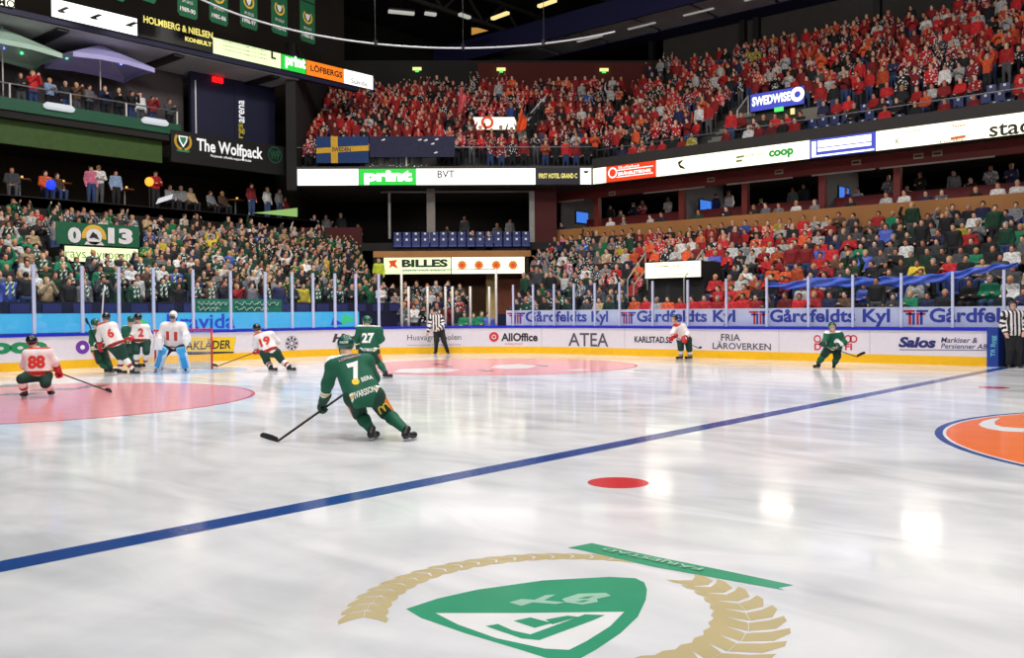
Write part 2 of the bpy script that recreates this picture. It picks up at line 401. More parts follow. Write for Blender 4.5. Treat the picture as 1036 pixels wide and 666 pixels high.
# ---- dasher boards: end, corner, side
HALF, CR = 14.69, 8.5
S1 = 9+HALF-CR; S2 = S1+CR*math.pi/2; S3 = S2+22.42-CR
def bpath(s):
    if s < S1: return np.array([0, -9+s]), np.array([1.0, 0])
    if s < S2:
        t = (s-S1)/CR; return np.array([CR-CR*math.cos(t), HALF-CR+CR*math.sin(t)]), np.array([math.cos(t), -math.sin(t)])
    return np.array([CR+s-S2, HALF]), np.array([0, -1.0])
def board(u, v, o=0.0):
    p, n = bpath(u); return np.array([p[0]+n[0]*o, p[1]+n[1]*o, v])
_tab = [(proj(board(s, 0.6))[0], s) for s in np.arange(3.0, S3+14, 0.05)]
_tx = np.array([t[0] for t in _tab]); _ts = np.array([t[1] for t in _tab])
def s_of(px): return float(np.interp(px, _tx, _ts))
def z_at(s, py, o=0.0):
    y0 = proj(board(s, 0, o))[1]; y1 = proj(board(s, 1, o))[1]; return (py-y0)/(y1-y0)
m_board = mat('board_white_plastic', S(226, 218, 226), 0.35, var=0.02); m_yel = mat('kick_plate_yellow', S(244, 186, 14), 0.4, var=0.05)
m_rail = mat('rail_blue', S(26, 42, 190), 0.35, var=0.05)
m_ink = mat('ink_black', S(38, 36, 44), 0.5, var=0.0); m_inkgrey = mat('ink_grey', S(84, 80, 90), 0.5, var=0.0); m_inkred = mat('ink_red', S(206, 44, 52), 0.5, var=0.0)
m_inkgreen = mat('ink_green', S(22, 136, 84), 0.5, var=0.0); m_inkviolet = mat('ink_violet', S(112, 50, 158), 0.5, var=0.0); m_inknavy = mat('ink_navy', S(40, 44, 112), 0.5, var=0.0)
m_inkyel = mat('ink_yellow', S(240, 200, 40), 0.5, var=0.0); m_inkblue = mat('ink_blue', S(52, 64, 160), 0.5, var=0.0); m_inkbrown = mat('ink_brown', S(70, 46, 52), 0.5, var=0.0)
def bend(name, s0, s1, z0, z1, o0, o1, m, parent=None):
    return slab(name, board, s0, s1, z0, z1, o0, o1, m, parent, nu=max(2, int((s1-s0)/0.25)))
bw = struct(bend('wall_dasher', 0, S3, 0, 1.03, -0.14, 0, m_board))
bend('kick_plate', 0, S3, 0.0, 0.27, 0, 0.012, m_yel, bw)
bend('top_rail', 0, S3, 1.03, 1.12, -0.17, 0.03, m_rail, bw)
bw2 = struct(bend('wall_dasher_bench', S3+1.05, S3+12, 0, 1.03, -0.14, 0, m_board))
bend('kick_plate', S3+1.05, S3+12, 0.0, 0.27, 0, 0.012, m_yel, bw2)
bend('top_rail', S3+1.05, S3+12, 1.03, 1.12, -0.17, 0.03, m_rail, bw2)
def btext(name, s, x0, x1, y0, y1, m, bold=0.015, shear=0.0, off=0.006, par=None):
    a, b = s_of(x0), s_of(x1); c = (a+b)/2
    text(name, s, board, a, b, z_at(c, y1), z_at(c, y0), m, par or bw, off, bold, shear)
def bring(name, px, py, r0, r1, m, n=24, a0=0, a1=360, off=0.006):
    s = s_of(px); return ring(name, board, s, z_at(s, py), r0, r1, m, bw, a0, a1, n, off)
# adverts printed on the boards, from the end boards round to the side
btext('advert_lettering', 'coop', -26, 48, 346.5, 362.5, m_inkgreen, 0.06)
bring('advert_ring', 83.5, 351.5, 0.075, 0.215, m_inkviolet)
bring('advert_ring', 83.5, 351.5, 0.0, 0.075, white)
slabuv = lambda name, x0, x1, y0, y1, m, off=0.006: poly(name, board, [(s_of(x0), z_at(s_of(x0), y1)), (s_of(x1)-.12, z_at(s_of(x1), y1)), (s_of(x1), z_at(s_of(x1), y0)), (s_of(x0)+.12, z_at(s_of(x0), y0))], m, bw, off)
slabuv('advert_panel', 183, 239, 341, 355.5, m_inkyel)
slabuv('advert_underline', 184, 237, 356, 359, m_ink)
btext('advert_lettering', 'AKLÄDER', 187, 233, 343, 353.5, m_ink, 0.02, 0.15, 0.012)
sx = s_of(295); zx = z_at(sx, 347.5)
for k in range(8):
    a = math.pi/4*k
    ring('snowflake_dot', board, sx+.2*math.cos(a), zx+.2*math.sin(a), 0, .06, m_inkgrey, bw, n=10)
    ring('snowflake_dot', board, sx+.1*math.cos(a+.4), zx+.1*math.sin(a+.4), 0, .035, m_inkgrey, bw, n=8)
bring('snowflake_ring', 295, 347.5, .27, .285, m_inkgrey)
btext('advert_lettering', 'Huseby', 336, 384, 337.5, 348.5, m_inkbrown, 0.05, 0.25)
btext('advert_lettering', 'Husvagnspoolen', 412, 466.5, 338.5, 346, m_inkgrey, 0.0)
btext('advert_line', 'auktoriserad husvagnsservice', 412, 466, 348.3, 350, m_inkgrey, 0.0)
bring('advert_disc', 499.8, 341, 0, .2, m_inkred); bring('advert_disc_mark', 499.8, 341, .06, .09, white, off=.012)
btext('advert_lettering', 'AllOffice', 507, 544, 337, 345.5, m_ink, 0.035)
btext('advert_line', 'KARLSTAD', 511, 529, 347.3, 349, m_inkred, 0.0)
btext('advert_lettering', 'ATEA', 575, 615.5, 337, 350.5, m_inkgrey, 0.01)
btext('advert_lettering', 'KARLSTAD.SE', 642, 680, 340.5, 347, m_ink, 0.03)
btext('advert_lettering', 'FRIA', 729.5, 749, 338, 345, m_inkgrey, 0.015)
btext('advert_lettering', 'LÄROVERKEN', 721, 780, 345.8, 353.8, m_inkgrey, 0.015)
for xx, yy in ((827, 343), (858, 343), (863.5, 343)): bring('advert_ring', xx, yy, .08, .125, m_inkred)
btext('advert_lettering', 'D', 824, 831, 347.5, 354.5, m_inkred, 0.03); btext('advert_lettering', 'FI', 855, 862, 347.5, 354.5, m_inkred, 0.03)
btext('advert_lettering', 'Salos', 909, 947, 341, 352, m_inknavy, 0.05, 0.2)
btext('advert_lettering', 'Markiser &', 952, 989, 341.5, 347, m_inknavy, 0.01, 0.2); btext('advert_lettering', 'Persienner AB', 952, 999, 348, 353, m_inknavy, 0.01, 0.2)
poly('advert_underline', board, [(s_of(910), z_at(s_of(910), 354.2)), (s_of(999), z_at(s_of(999), 354.8)), (s_of(999), z_at(s_of(999), 354.2)), (s_of(910), z_at(s_of(910), 353.6))], m_inknavy, bw)
m_join = mat('board_joint', S(150, 146, 152), 0.5, var=0)
for px in (548, 632, 788, 880): 
    s = s_of(px); poly('panel_joint', board, [(s-.006, .28), (s+.006, .28), (s+.006, 1.03), (s-.006, 1.03)], m_join, bw, 0.004)
# padded end of the boards beside the bench door
pad = MB().box(22.42, 22.72, HALF-.12, HALF+.5, 0, 1.12).build('gate_pad', mat('pad_blue', S(20, 60, 150), 0.5))
tag(pad, 'blue padded post ending the boards beside the striped official', 'pad')
text('pad_lettering', 'TR Bygg', Plane((22.46, HALF-.12, 0), (0, 0, 1), (-1, 0, 0), (0, -1, 0)), .3, .9, -.22, -.06, mat('pad_print', S(110, 190, 210), 0.5, var=0), pad)

# ---- glass and stanchions above the boards
m_post = mat('stanchion_white', S(190, 196, 226), 0.4, var=0.04); m_postw = mat('stanchion_pole', S(214, 210, 204), 0.4, var=0.04)
ORD = ['first', 'second', 'third', 'fourth', 'fifth', 'sixth', 'seventh', 'eighth', 'ninth', 'tenth', 'eleventh', 'twelfth', 'thirteenth', 'fourteenth', 'fifteenth', 'sixteenth', 'seventeenth', 'eighteenth', 'nineteenth', 'twentieth']
def ordn(n):
    if n < 20: return ORD[n]
    tens = ['twentieth', 'thirtieth', 'fortieth', 'fiftieth', 'sixtieth', 'seventieth', 'eightieth']; t = ['twenty', 'thirty', 'forty', 'fifty', 'sixty', 'seventy', 'eighty']
    a, b = divmod(n+1, 10); return tens[a-2] if b == 0 else t[a-2]+'-'+ORD[b-1]
end_posts = [36, 85, 122, 157, 197, 235, 270, 297, 318, 340, 361, 384]
side_posts = [519, 539, 560, 580, 601, 626, 659.5, 695, 734, 775, 817, 862, 911, 963, 1015]
def postrow(pxs, ztop, w, where):
    ss = [s_of(p) for p in pxs]
    for i, s in enumerate(ss):
        b = MB(); p, n = bpath(s); b.bar((p[0]-n[0]*.07, p[1]-n[1]*.07, 1.12), (p[0]-n[0]*.07, p[1]-n[1]*.07, ztop), w, .06, up=(n[0], n[1], 0))
        o = b.build('glass_stanchion', m_post); tag(o, 'pale glass stanchion on the boards %s, %s from the left' % (where, ordn(i)), 'stanchion', 'stanchions of the rink glass')
        if i+1 < len(ss):
            g = bend('rink_glass', s+.05, ss[i+1]-.05, 1.12, ztop-.02, -.075, -.06, GLASS)
            tag(g, 'clear glass pane on the boards %s, %s from the left' % (where, ordn(i)), 'glass', 'panes of the rink glass')
postrow([-30]+end_posts, 3.25, .10, 'behind the goal'); postrow(side_posts, 2.78, .075, 'below the side stand')
for i, (px, yt) in enumerate([(407, 270), (414, 290), (433, 290), (451, 290), (458, 290), (476, 290), (495, 290), (502, 272)]):
    s = s_of(px); p, n = bpath(s); zt = z_at(s, yt)
    o = MB().tube([(p[0]-n[0]*.07, p[1]-n[1]*.07, 1.12), (p[0]-n[0]*.07, p[1]-n[1]*.07, zt)], .05, 8).build('corner_pole', m_postw, smooth=True)
    tag(o, '%s white pole on the corner boards before the tunnel, %s from the left' % ('tall' if i in (0, 7) else 'short', ordn(i)), 'pole', 'white poles on the corner boards')
sa, sb = s_of(407), s_of(502); pa, na = bpath(sa); pb, nb = bpath(sb)
o = MB().tube([(pa[0]-.05, pa[1]+.05, 3.42), (pb[0]-.05, pb[1]+.07, 3.42)], .02).build('net_rail', steel)
tag(o, 'thin horizontal steel rail joining the two tall corner poles', 'rail')
# advert bands behind the glass
m_cyan = mat('screen_cyan', S(70, 182, 232), emit=0.75); m_ltxt = mat('screen_blue', S(20, 70, 200), emit=0.7); m_lgrn = mat('screen_green', S(60, 200, 120), emit=0.8)
cy = bend('led_advert_band', 3.0, s_of(365), 1.14, 1.74, -.28, -.2, m_cyan)
tag(cy, 'glowing cyan advertising screen behind the glass at the goal end', 'screen')
text('screen_lettering', 'Bravida', lambda u, v, o=0: board(u, v, -.2+o), s_of(172), s_of(241), 1.16, 1.70, m_ltxt, cy, .006, .02)
for px, col, w in ((146, m_lgrn, .22), (354, m_lgrn, .3), (343, m_ltxt, .26)):
    s = s_of(px); poly('screen_logo', lambda u, v, o=0: board(u, v, -.2+o), [(s-w, 1.2), (s+w, 1.42 if col == m_lgrn else 1.24), (s-w*.6, 1.66 if col == m_lgrn else 1.5)], col, cy)
m_ban = mat('banner_pale', S(206, 208, 230), 0.4, var=0.03)
gb = bend('advert_banner', s_of(511), S3+6, 1.13, 1.74, -.28, -.22, m_ban)
tag(gb, 'long white and blue advertising banner behind the side glass', 'banner')
bm_ = lambda u, v, o=0: board(u, v, -.22+o)
def gard(xi, x0, x1):
    c = s_of(xi); z0, z1 = 1.2, 1.66
    for sg in (-1, 1):
        for mm, x0_, x1_, yt in ((m_inkred, .0, .46, .97), (m_inkblue, .0, .36, .78)):
            a_, b__ = (.16, .26) if mm is m_inkred else (.03, .12)
            pts = [(.02, yt), (x1_, yt), (x1_, yt-.14), (b__, yt-.14), (b__, 0), (a_, 0), (a_, yt-.14), (.02, yt-.14)]
            if mm is m_inkred and sg > 0: mm2 = m_inkblue
            elif mm is m_inkblue and sg > 0: mm2 = m_inkred
            else: mm2 = mm
            poly('banner_logo', bm_, [(c+sg*a*.8, z0+(z1-z0)*b) for a, b in (pts if sg > 0 else pts[::-1])], mm2, gb)
    text('banner_lettering', 'Gårdfeldts Kyl', bm_, s_of(x0), s_of(x1), 1.14, 1.70, m_inkblue, gb, .006, .03)
gard(521, 530, 612); gard(632, 641, 741); gard(765, 776, 898); gard(924, 938, 1085)
# loud-hailer microphones clipped to the glass foot
# ---- end stand terrace, barrier and concourse
def zf_end(k): return 1.15+.29*k
NEND = 13
def vmax_end(u): return 13.4+.66*(-2-u)
b = MB()
for k in range(NEND):
    u0, u1 = -1.35-.75*k, -1.35-.75*(k+1)
    b.hexa([(u1, -10), (u0, -10), (u0, vmax_end(u0)), (u1, vmax_end(u1))], 0, zf_end(k))
struct(b.build('floor_end_stand', terr))
struct(MB().box(-1.35, -1.2, -10, 13.2, 0, 2.12).build('wall_barrier', navy))
b = MB()
for i in range(24): b.box(-1.2, -1.17, -9.8+i*.98, -9.2+i*.98, 1.76, 2.06)
struct(b.build('trim_barrier', mat('barrier_panel', S(52, 54, 110), 0.5)))
struct(MB().box(-18, -11.1, -12, 16.5, 6.2, 6.62).build('floor_concourse', darkw))
struct(MB().box(-18.4, -18, -14, 24, 0, 24).build('wall_end_back', mat('wall_brown_dark', S(40, 34, 28), 0.9, var=.3, scale=.4)))
struct(MB().box(-11.3, -11.1, -10, 16.5, 4.6, 6.66).build('wall_concourse_parapet', black))
struct(MB().box(-13.0, -10.7, -12, 8.3, 9.75, 10.1).build('floor_balcony', darkw))
struct(MB().box(-10.75, -10.6, -12, 8.3, 10.05, 10.55).build('trim_balcony', greenp))
struct(MB().hexa([(-11.3, -12), (-11.1, -12), (-11.1, 7.6), (-11.3, 7.6)], 8.75, 10.05).build('trim_balcony_skirt', mat('skirt_olive', S(58, 88, 34), 0.7, var=.15)))
struct(MB().box(-18, -13, -12, 15, 9.4, 10.0).build('ceiling_concourse', roofm))
struct(MB().box(-13.4, -13.2, -12, 9.9, 10, 15).build('wall_balcony', mat('wall_plum_grey', S(84, 76, 80), 0.9, var=.15, scale=.5)))
struct(MB().box(-12.4, -12.2, 9.75, 14.6, 9.9, 15).build('wall_recess', navy))
b = MB()
for v in (9.95,): b.box(-12.2, -12.16, v, v+.06, 10.2, 13.2)
struct(b.build('trim_recess', white))

# ---- corner (diagonal) geometry
D0 = on_axis(600, 186, 1, 24.5); D0[2] = 0
D1 = G(300, 187.3, 8.25); D1[2] = 0
DE = D0-D1; DL = float(np.linalg.norm(DE)); DE /= DL          # runs to the viewer's right
def diag(o): 
    n = np.cross(DE, [0, 0, 1.0]); return Plane(D1+n*o, DE)
DN = diag(0).n
def dxy(u, o): q = D1+DE*u+DN*o; return (float(q[0]), float(q[1]))
def dbox(b, u0, u1, o0, o1, z0, z1, mi=0): return b.hexa([dxy(u0, o0), dxy(u0, o1), dxy(u1, o1), dxy(u1, o0)][::-1], z0, z1, mi)
# upper tiers
def zf_up(k): return 9.0+.5*k
NUP, NCOR = 15, 12
b = MB()
for k in range(NUP):
    v0 = 25.2+.8*k; b.hexa([(1.34-.35*(.7+.8*k), v0), (30, v0), (30, v0+.8), (1.34-.35*(1.5+.8*k), v0+.8)], 8.35+.5*max(0, k-1), zf_up(k))
struct(b.build('floor_upper_stand', terr))
b = MB()
for k in range(NCOR):
    o = -.7-.8*k; dbox(b, 0, DL+.35*(-o), o-.8, o, 8.4+.5*max(0, k-1), zf_up(k))
struct(b.build('floor_upper_corner', terr))
struct(MB().box(1.2, 30, 24.6, 25.2, 8.2, 9.55).build('wall_upper_front', mat('front_dark', S(46, 44, 44), .7)))
b = MB(); dbox(b, 0, DL+.1, -.7, -.1, 8.2, 9.2); struct(b.build('wall_upper_corner_front', mat('front_grey', S(74, 70, 68), .8)))
struct(MB().box(-3, 30, 38.4, 38.8, 0, 24).build('wall_side_back', greyw))
b = MB(); dbox(b, -2, DL+7, -12.8, -12.3, 0, 17.9); struct(b.build('wall_corner_back', darkw))
b = MB(); dbox(b, -.5, 0, -12, .0, 8, 15.5); struct(b.build('wall_corner_side', darkw))
b = MB(); dbox(b, DL-6, DL+5.2, -12.25, -12.1, 15.6, 17.7); struct(b.build('wall_red_band', mat('red_band', S(84, 22, 18), .8)))
struct(MB().box(-40, 70, -20, 46, 24, 24.4).build('ceiling', roofm))
struct(MB().box(-26, -25.6, -20, 46, 0, 24).build('wall_far_end', roofm)); struct(MB().box(-26, 70, 45.6, 46, 0, 24).build('wall_far_side', roofm))
# grey soffit and navy fascia of the roof gallery
b = MB()
for i in range(12): b.box(-18+4*i, -14.3+4*i, 33.2, 36.6, 19.5, 19.62)
struct(b.build('ceiling_gallery', gsoff))
b = MB(); b.box(-19, 30, 33, 33.2, 19.4, 20.8); b.box(-19, 30, 36.6, 38.4, 19.45, 19.7)
struct(b.build('trim_gallery', mat('gallery_navy', S(22, 24, 70), .7)))
for i in range(8):
    o = MB().bar((-7.4+4*i, 34.9, 19.46), (-5.4+4*i, 34.9, 19.46), .14, .08).build('gallery_lamp', mat('lamp_dim', (1, .97, .9), emit=.22)); tag(o, 'pale tube lamp under the grey gallery soffit, %s from the corner' % ordn(i), 'lamp', 'tube lamps under the gallery')
# columns on the side back wall
b = MB(); 
for px in (752, 766, 888, 660): 
    q = on_axis(px, 50, 1, 38.2); b.box(q[0]-.18, q[0]+.18, 38.0, 38.4, 14, 24)
struct(b.build('column_side', black))
q = on_axis(1001, 45, 1, 37.9); booth = struct(MB().box(q[0]-.95, q[0]+.85, 37.6, 38.3, q[2]-.5, q[2]+2).build('wall_booth', mat('booth_cream', S(186, 164, 122), .7)))
# ---- side stand
def zf_side(k): return .95+.385*k
NSIDE = 10
def umin_side(v): return 2.7-.58*(v-16.2)
b = MB()
for k in range(NSIDE):
    v0 = (15.76 if k == 0 else 16.0+.86*k); v1_ = 16.0+.86*(k+1); b.hexa([(umin_side(v0), v0), (30, v0), (30, v1_), (umin_side(v1_), v1_)], 0, zf_side(k))
struct(b.build('floor_side_stand', terr))
struct(MB().box(2.6, 30, 15.62, 15.74, 0, 1.6).build('wall_side_barrier', navy))
struct(MB().hexa([(-2.6, 24.7), (30, 24.7), (30, 24.95), (-2.6, 24.95)], 0, 6.05).build('wall_ledge', ochre))
b = MB(); b.box(-2.5, 30, 24.95, 26.1, 4.9, 5.25); b.box(-2.5, 30, 26.1, 27.2, 4.9, 5.6); b.box(-2.5, 30, 27.2, 33, 4.9, 5.9)
struct(b.build('floor_suites', darkw))
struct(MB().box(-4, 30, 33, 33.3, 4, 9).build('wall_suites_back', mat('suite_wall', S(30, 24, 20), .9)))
struct(MB().box(-3, 30, 25.6, 33, 8.3, 8.45).build('ceiling_suites', mat('suite_ceiling', S(62, 56, 50), .9)))
struct(MB().box(-2.9, 30, 25.9, 26.15, 7.72, 8.3).build('beam_suites', maroon))
b = MB()
for u0, u1 in ((-2, -.3), (3.5, 7.0), (8.2, 11.5), (12.4, 15.2), (15.4, 19.9)): b.box(u0, u1, 25.88, 25.92, 7.66, 7.73)
struct(b.build('trim_suites', mat('window_head', S(170, 160, 150), .6)))
m_glow = mat('tv_blue', S(60, 120, 220), emit=1.1)
def u_at(px, v): return float(on_axis(px, 200, 1, v)[0])
b = MB()
for px in (604, 690, 754, 832, 908): u = u_at(px, 26); b.box(u-.14, u+.14, 25.9, 26.2, 5.25, 7.75)
struct(b.build('column_suites', maroon))
b = MB()
for px in (566, 692, 834): u = u_at(px, 26.1); b.box(u, u+.08, 26.2, 30, 5.25, 8.3)
struct(b.build('partition_suites', mat('suite_partition', S(120, 122, 126), .8)))
for i, px in enumerate((566, 692, 834)):
    u = u_at(px, 26.1)+.08; o = empty('television', (u, 28.0, 7.0)); tag(o, ('television with a lit blue screen on the partition nearest the corner', 'television with a lit blue screen on the middle suite partition', 'television with a lit blue screen on the partition farthest from the corner')[i], 'television', 'suite televisions')
    MB().box(u, u+.07, 27.4, 28.6, 6.65, 7.35).build('casing', black, o); MB().box(u+.07, u+.08, 27.45, 28.55, 6.7, 7.3).build('screen', m_glow, o)
struct(MB().box(-1, 30, 27.1, 27.2, 5.25, 6.75).build('wall_suite_front', mat('suite_front', S(120, 34, 40), .6)))
for i, px in enumerate((619, 719, 788, 866, 929, 948)):
    u = u_at(px, 25.85); yy = {619: 196, 719: 182, 788: 174, 866: 164.5, 929: 158, 948: 155.5}[px]; z = float(on_axis(px, yy, 1, 25.88)[2])
    o = MB().box(u-.2, u+.2, 25.86, 25.9, z-.11, z+.11).build('suite_plate', mat('plate_cream', S(170, 150, 124), .6)); tag(o, 'small cream name plate on the maroon beam, %s from the corner' % ordn(i), 'sign', 'suite name plates')
    MB().box(u-.14, u+.14, 25.85, 25.86, z-.04, z+.04).build('plate_print', m_inkbrown, o)
# ---- corner suite and tunnel
b = MB(); P_ = diag(-1.5)
uL, uR = P_.uv(366, 215)[0], P_.uv(541, 215)[0]
dbox(b, 0, uL, -1.6, -1.4, 4.5, 6.2); dbox(b, uR, P_.uv(563, 215)[0], -1.6, -1.4, 5.2, 8.3)
struct(b.build('wall_corner_suite', mat('corner_plum', S(78, 24, 26), .8)))
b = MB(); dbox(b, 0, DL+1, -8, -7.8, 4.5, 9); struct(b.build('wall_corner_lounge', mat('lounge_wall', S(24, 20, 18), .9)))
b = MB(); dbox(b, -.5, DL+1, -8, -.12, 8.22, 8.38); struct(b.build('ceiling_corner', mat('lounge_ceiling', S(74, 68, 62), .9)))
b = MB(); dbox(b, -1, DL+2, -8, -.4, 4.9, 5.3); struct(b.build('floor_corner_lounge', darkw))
b = MB(); u = P_.uv(436, 215)[0]; dbox(b, u-.22, u+.22, -1.7, -1.4, 5.3, 8.25); struct(b.build('column_corner', mat('column_grey', S(140, 134, 128), .7)))
b = MB(); u = P_.uv(538, 215)[0]; dbox(b, u-.14, u+.14, -1.6, -1.35, 5.3, 8.1); dbox(b, uL+1, u, -1.6, -1.45, 8.02, 8.1); u = P_.uv(394, 215)[0]; dbox(b, u-.06, u+.06, -1.6, -1.45, 5.6, 8.1)
struct(b.build('window_1', mat('window_frame', S(150, 148, 146), .6)))
# seat rows above the tunnel, screen beam, tunnel walls
PB = diag(2.6); bl, br = PB.uv(388, 270)[0], PB.uv(531, 270)[0]; zb0, zb1 = PB.uv(460, 277.5)[1], PB.uv(460, 260)[1]
b = MB(); dbox(b, bl-.5, br+.2, .4, 2.5, zb0, zb1+.1); dbox(b, bl-.5, br+.2, -.4, .4, zb0, zb1+.55); struct(b.build('floor_tunnel_seats', darkw))
b = MB(); dbox(b, bl-.5, br+.3, 2.4, 2.55, zb1, zb1+.3); struct(b.build('trim_tunnel', ochre))
b = MB(); dbox(b, bl-3, br+1.5, .2, .4, 0, zb0); struct(b.build('wall_tunnel', brownw))
b = MB(); q0 = PB.uv(503, 300)[0]; dbox(b, q0, br+1, 1.5, 1.7, 0, zb0); struct(b.build('wall_tunnel_side', mat('tunnel_red_brown', S(116, 58, 34), .7, var=.2)))
b = MB(); u = PB.uv(497, 300)[0]; dbox(b, u-.25, u+.2, 1.2, 1.5, 0, zb0); struct(b.build('column_tunnel', mat('tunnel_cream', S(206, 176, 110), .6)))

# ================================================================== LIT SIGNS AND SCREENS
e_white = mat('led_white', S(255, 255, 250), emit=1.5); e_warm = mat('led_warm_white', S(255, 252, 222), emit=1.4); e_green = mat('led_green', S(34, 206, 62), emit=1.0)
e_orange = mat('led_orange', S(255, 128, 26), emit=1.0); e_red = mat('led_red', S(232, 62, 22), emit=1.0); e_blue = mat('led_blue', S(70, 80, 200), emit=0.9)
e_navy = mat('led_navy', S(26, 24, 44), emit=0.6); e_lime = mat('led_lime', S(226, 250, 190), emit=1.15); e_dk = mat('led_off_ink', S(40, 40, 40), .6, var=0)
e_grey = mat('led_grey_ink', S(150, 150, 120), .6, var=0); e_coop = mat('led_coop_green', S(30, 170, 70), emit=.7); e_yel = mat('led_yellow', S(240, 226, 120), emit=1.0); e_black = mat('led_black', S(14, 14, 14), .4, var=0)
e_olive = mat('led_olive_ink', S(150, 160, 60), .6, var=0); e_oink = mat('led_orange_ink', S(230, 120, 70), emit=.7); e_txt = mat('sign_white_lit', S(240, 240, 240), emit=.9); e_inkblue = mat('led_blue_ink', S(50, 60, 180), emit=.5)
SIDE = Plane((0, 24.5, 0), (1, 0, 0)); END = Plane((-9.5, 0, 0), (0, 1, 0)); ENDB = Plane((-10.55, 0, 0), (0, 1, 0)); CORN = diag(0)
def ptext(pl, s, x0, x1, y0, y1, m, par, off=.02, bold=.015, shear=0, name='screen_lettering'):
    xc, yc = (x0+x1)/2, (y0+y1)/2
    text(name, s, pl, pl.uv(x0, yc)[0], pl.uv(x1, yc)[0], pl.uv(xc, y1)[1], pl.uv(xc, y0)[1], m, par, off, bold, shear)
def ppoly(pl, pts, m, par, off=.02, name='screen_mark'): return poly(name, pl, [pl.uv(*q) for q in pts], m, par, off)
def pring(pl, px, py, r0, r1, m, par, off=.02, **k): u, v = pl.uv(px, py); return ring('screen_ring', pl, u, v, r0, r1, m, par, off=off, **k)
def screen(pl, x0, x1, v0, v1, m, label, depth=.08, name='led_screen'):
    u0, u1 = pl.uv(x0, 200)[0], pl.uv(x1, 200)[0]
    o = slab(name, pl, u0, u1, v0, v1, -depth, 0, black); 
    lit = slab('lit_face', pl, u0+.01, u1-.01, v0+.01, v1-.01, 0, .012, m, o)
    return tag(o, label, 'screen', 'ribbon screens round the upper stands' if name == 'led_screen' else None)
# corner ribbon
V0, V1 = 8.22, 9.04; C1 = V1+.03
o = screen(CORN, 301, 363, V0, C1, e_white, 'blank white ribbon screen left of the green one in the corner')
o = screen(CORN, 363, 421, V0, C1, e_green, 'green ribbon screen with white print lettering in the corner')
ptext(CORN, 'print', 368.5, 417, 172.5, 187, e_white, o, bold=.06)
o = screen(CORN, 421, 542, V0, C1, e_white, 'white ribbon screen with the small letters BVT'); ptext(CORN, 'BVT', 442.5, 460, 172.5, 180, e_dk, o)
o = screen(CORN, 542, 587, V0, C1, e_navy, 'dark ribbon screen with pale hotel lettering in the corner'); ptext(CORN, 'FIRST HOTEL GRAND C', 545, 584, 175.5, 180.5, e_yel, o, bold=.03)
o = screen(CORN, 587, 598.5, V0, C1, e_white, 'narrow white ribbon screen with a small black bird mark'); ppoly(CORN, [(590, 173), (596, 173), (594, 175.5), (591.5, 175.5)], e_dk, o)
# side ribbon
o = screen(SIDE, 600, 613.5, V0, V1, e_warm, 'short blank screen before the red one on the side ribbon')
o = screen(SIDE, 613.5, 664, V0, V1, e_red, 'red ribbon screen with a white ring and outline'); u, v = SIDE.uv(620, 175); ring('screen_ring', SIDE, u, v, .2, .27, e_white, o, off=.02)
u0, u1 = SIDE.uv(624, 174)[0], SIDE.uv(661, 174)[0]
for a, b_ in ((8.42, 8.46), (8.76, 8.80)): poly('screen_outline', SIDE, [(u0, a), (u1, a), (u1, b_), (u0, b_)], e_white, o, .02)
text('screen_lettering', 'BRÄNSLETEKNIK', SIDE, u0+.1, u1-.1, 8.51, 8.71, e_white, o, .02, .03); text('screen_lettering', 'Skellefteå', SIDE, u0+.1, u1-.8, 8.84, 8.97, e_white, o, .02, .0)
o = screen(SIDE, 664, 819.5, V0, V1, e_warm, 'long white ribbon screen with a bird mark and green coop lettering')
ppoly(SIDE, [(686, 164), (692, 161), (690, 164), (688, 166.5), (692, 169), (694, 171.5), (688, 170), (686.5, 167)], e_dk, o)
ptext(SIDE, 'coop', 778, 803, 151, 160.5, e_coop, o, bold=.05)
ppoly(SIDE, [(745, 158.5), (753, 157), (753, 159), (745, 160.5)], e_olive, o); ptext(SIDE, 'ELON  LJUD', 755, 773, 155.5, 158.5, e_grey, o); ppoly(SIDE, [(745, 162.3), (751, 161.3), (751, 163.5), (745, 164.4)], e_olive, o)
o = screen(SIDE, 819.5, 886, V0, V1, e_blue, 'blue framed ribbon screen with white lines')
u0, u1 = SIDE.uv(820, 150)[0], SIDE.uv(886, 150)[0]
for a, b_, c, d in ((.06, .25, 8.36, 8.95), (.32, 2.62, 8.66, 8.95), (.32, 2.62, 8.48, 8.62), (.06, 2.62, 8.28, 8.33)):
    if u0+b_ < u1: poly('screen_outline', SIDE, [(u0+a, c), (u0+b_, c), (u0+b_, d), (u0+a, d)], e_white, o, .02)
poly('screen_outline', SIDE, [(u0+.06, 8.27), (u1-.06, 8.27), (u1-.06, 8.34), (u0+.06, 8.34)], e_white, o, .02)
o = screen(SIDE, 886, 1010, V0, V1, e_warm, 'white ribbon screen with faint orange sponsor marks'); ppoly(SIDE, [(962, 139), (977, 136.5), (977, 139.5), (962, 142)], e_oink, o); ptext(SIDE, 'Torsby', 949, 976, 141.5, 144, e_grey, o)
ptext(SIDE, 'K', 906.5, 910, 140, 146, e_grey, o); ptext(SIDE, 'Konsult', 917, 932, 131.5, 133.5, e_grey, o); ptext(SIDE, 'Fasad', 964, 976, 125.5, 128.5, e_oink, o)
o = screen(SIDE, 996, 1120, V0, V1, e_warm, 'white ribbon screen with large black stadium lettering'); ptext(SIDE, 'stad', 1001, 1044, 121, 136.5, e_dk, o)
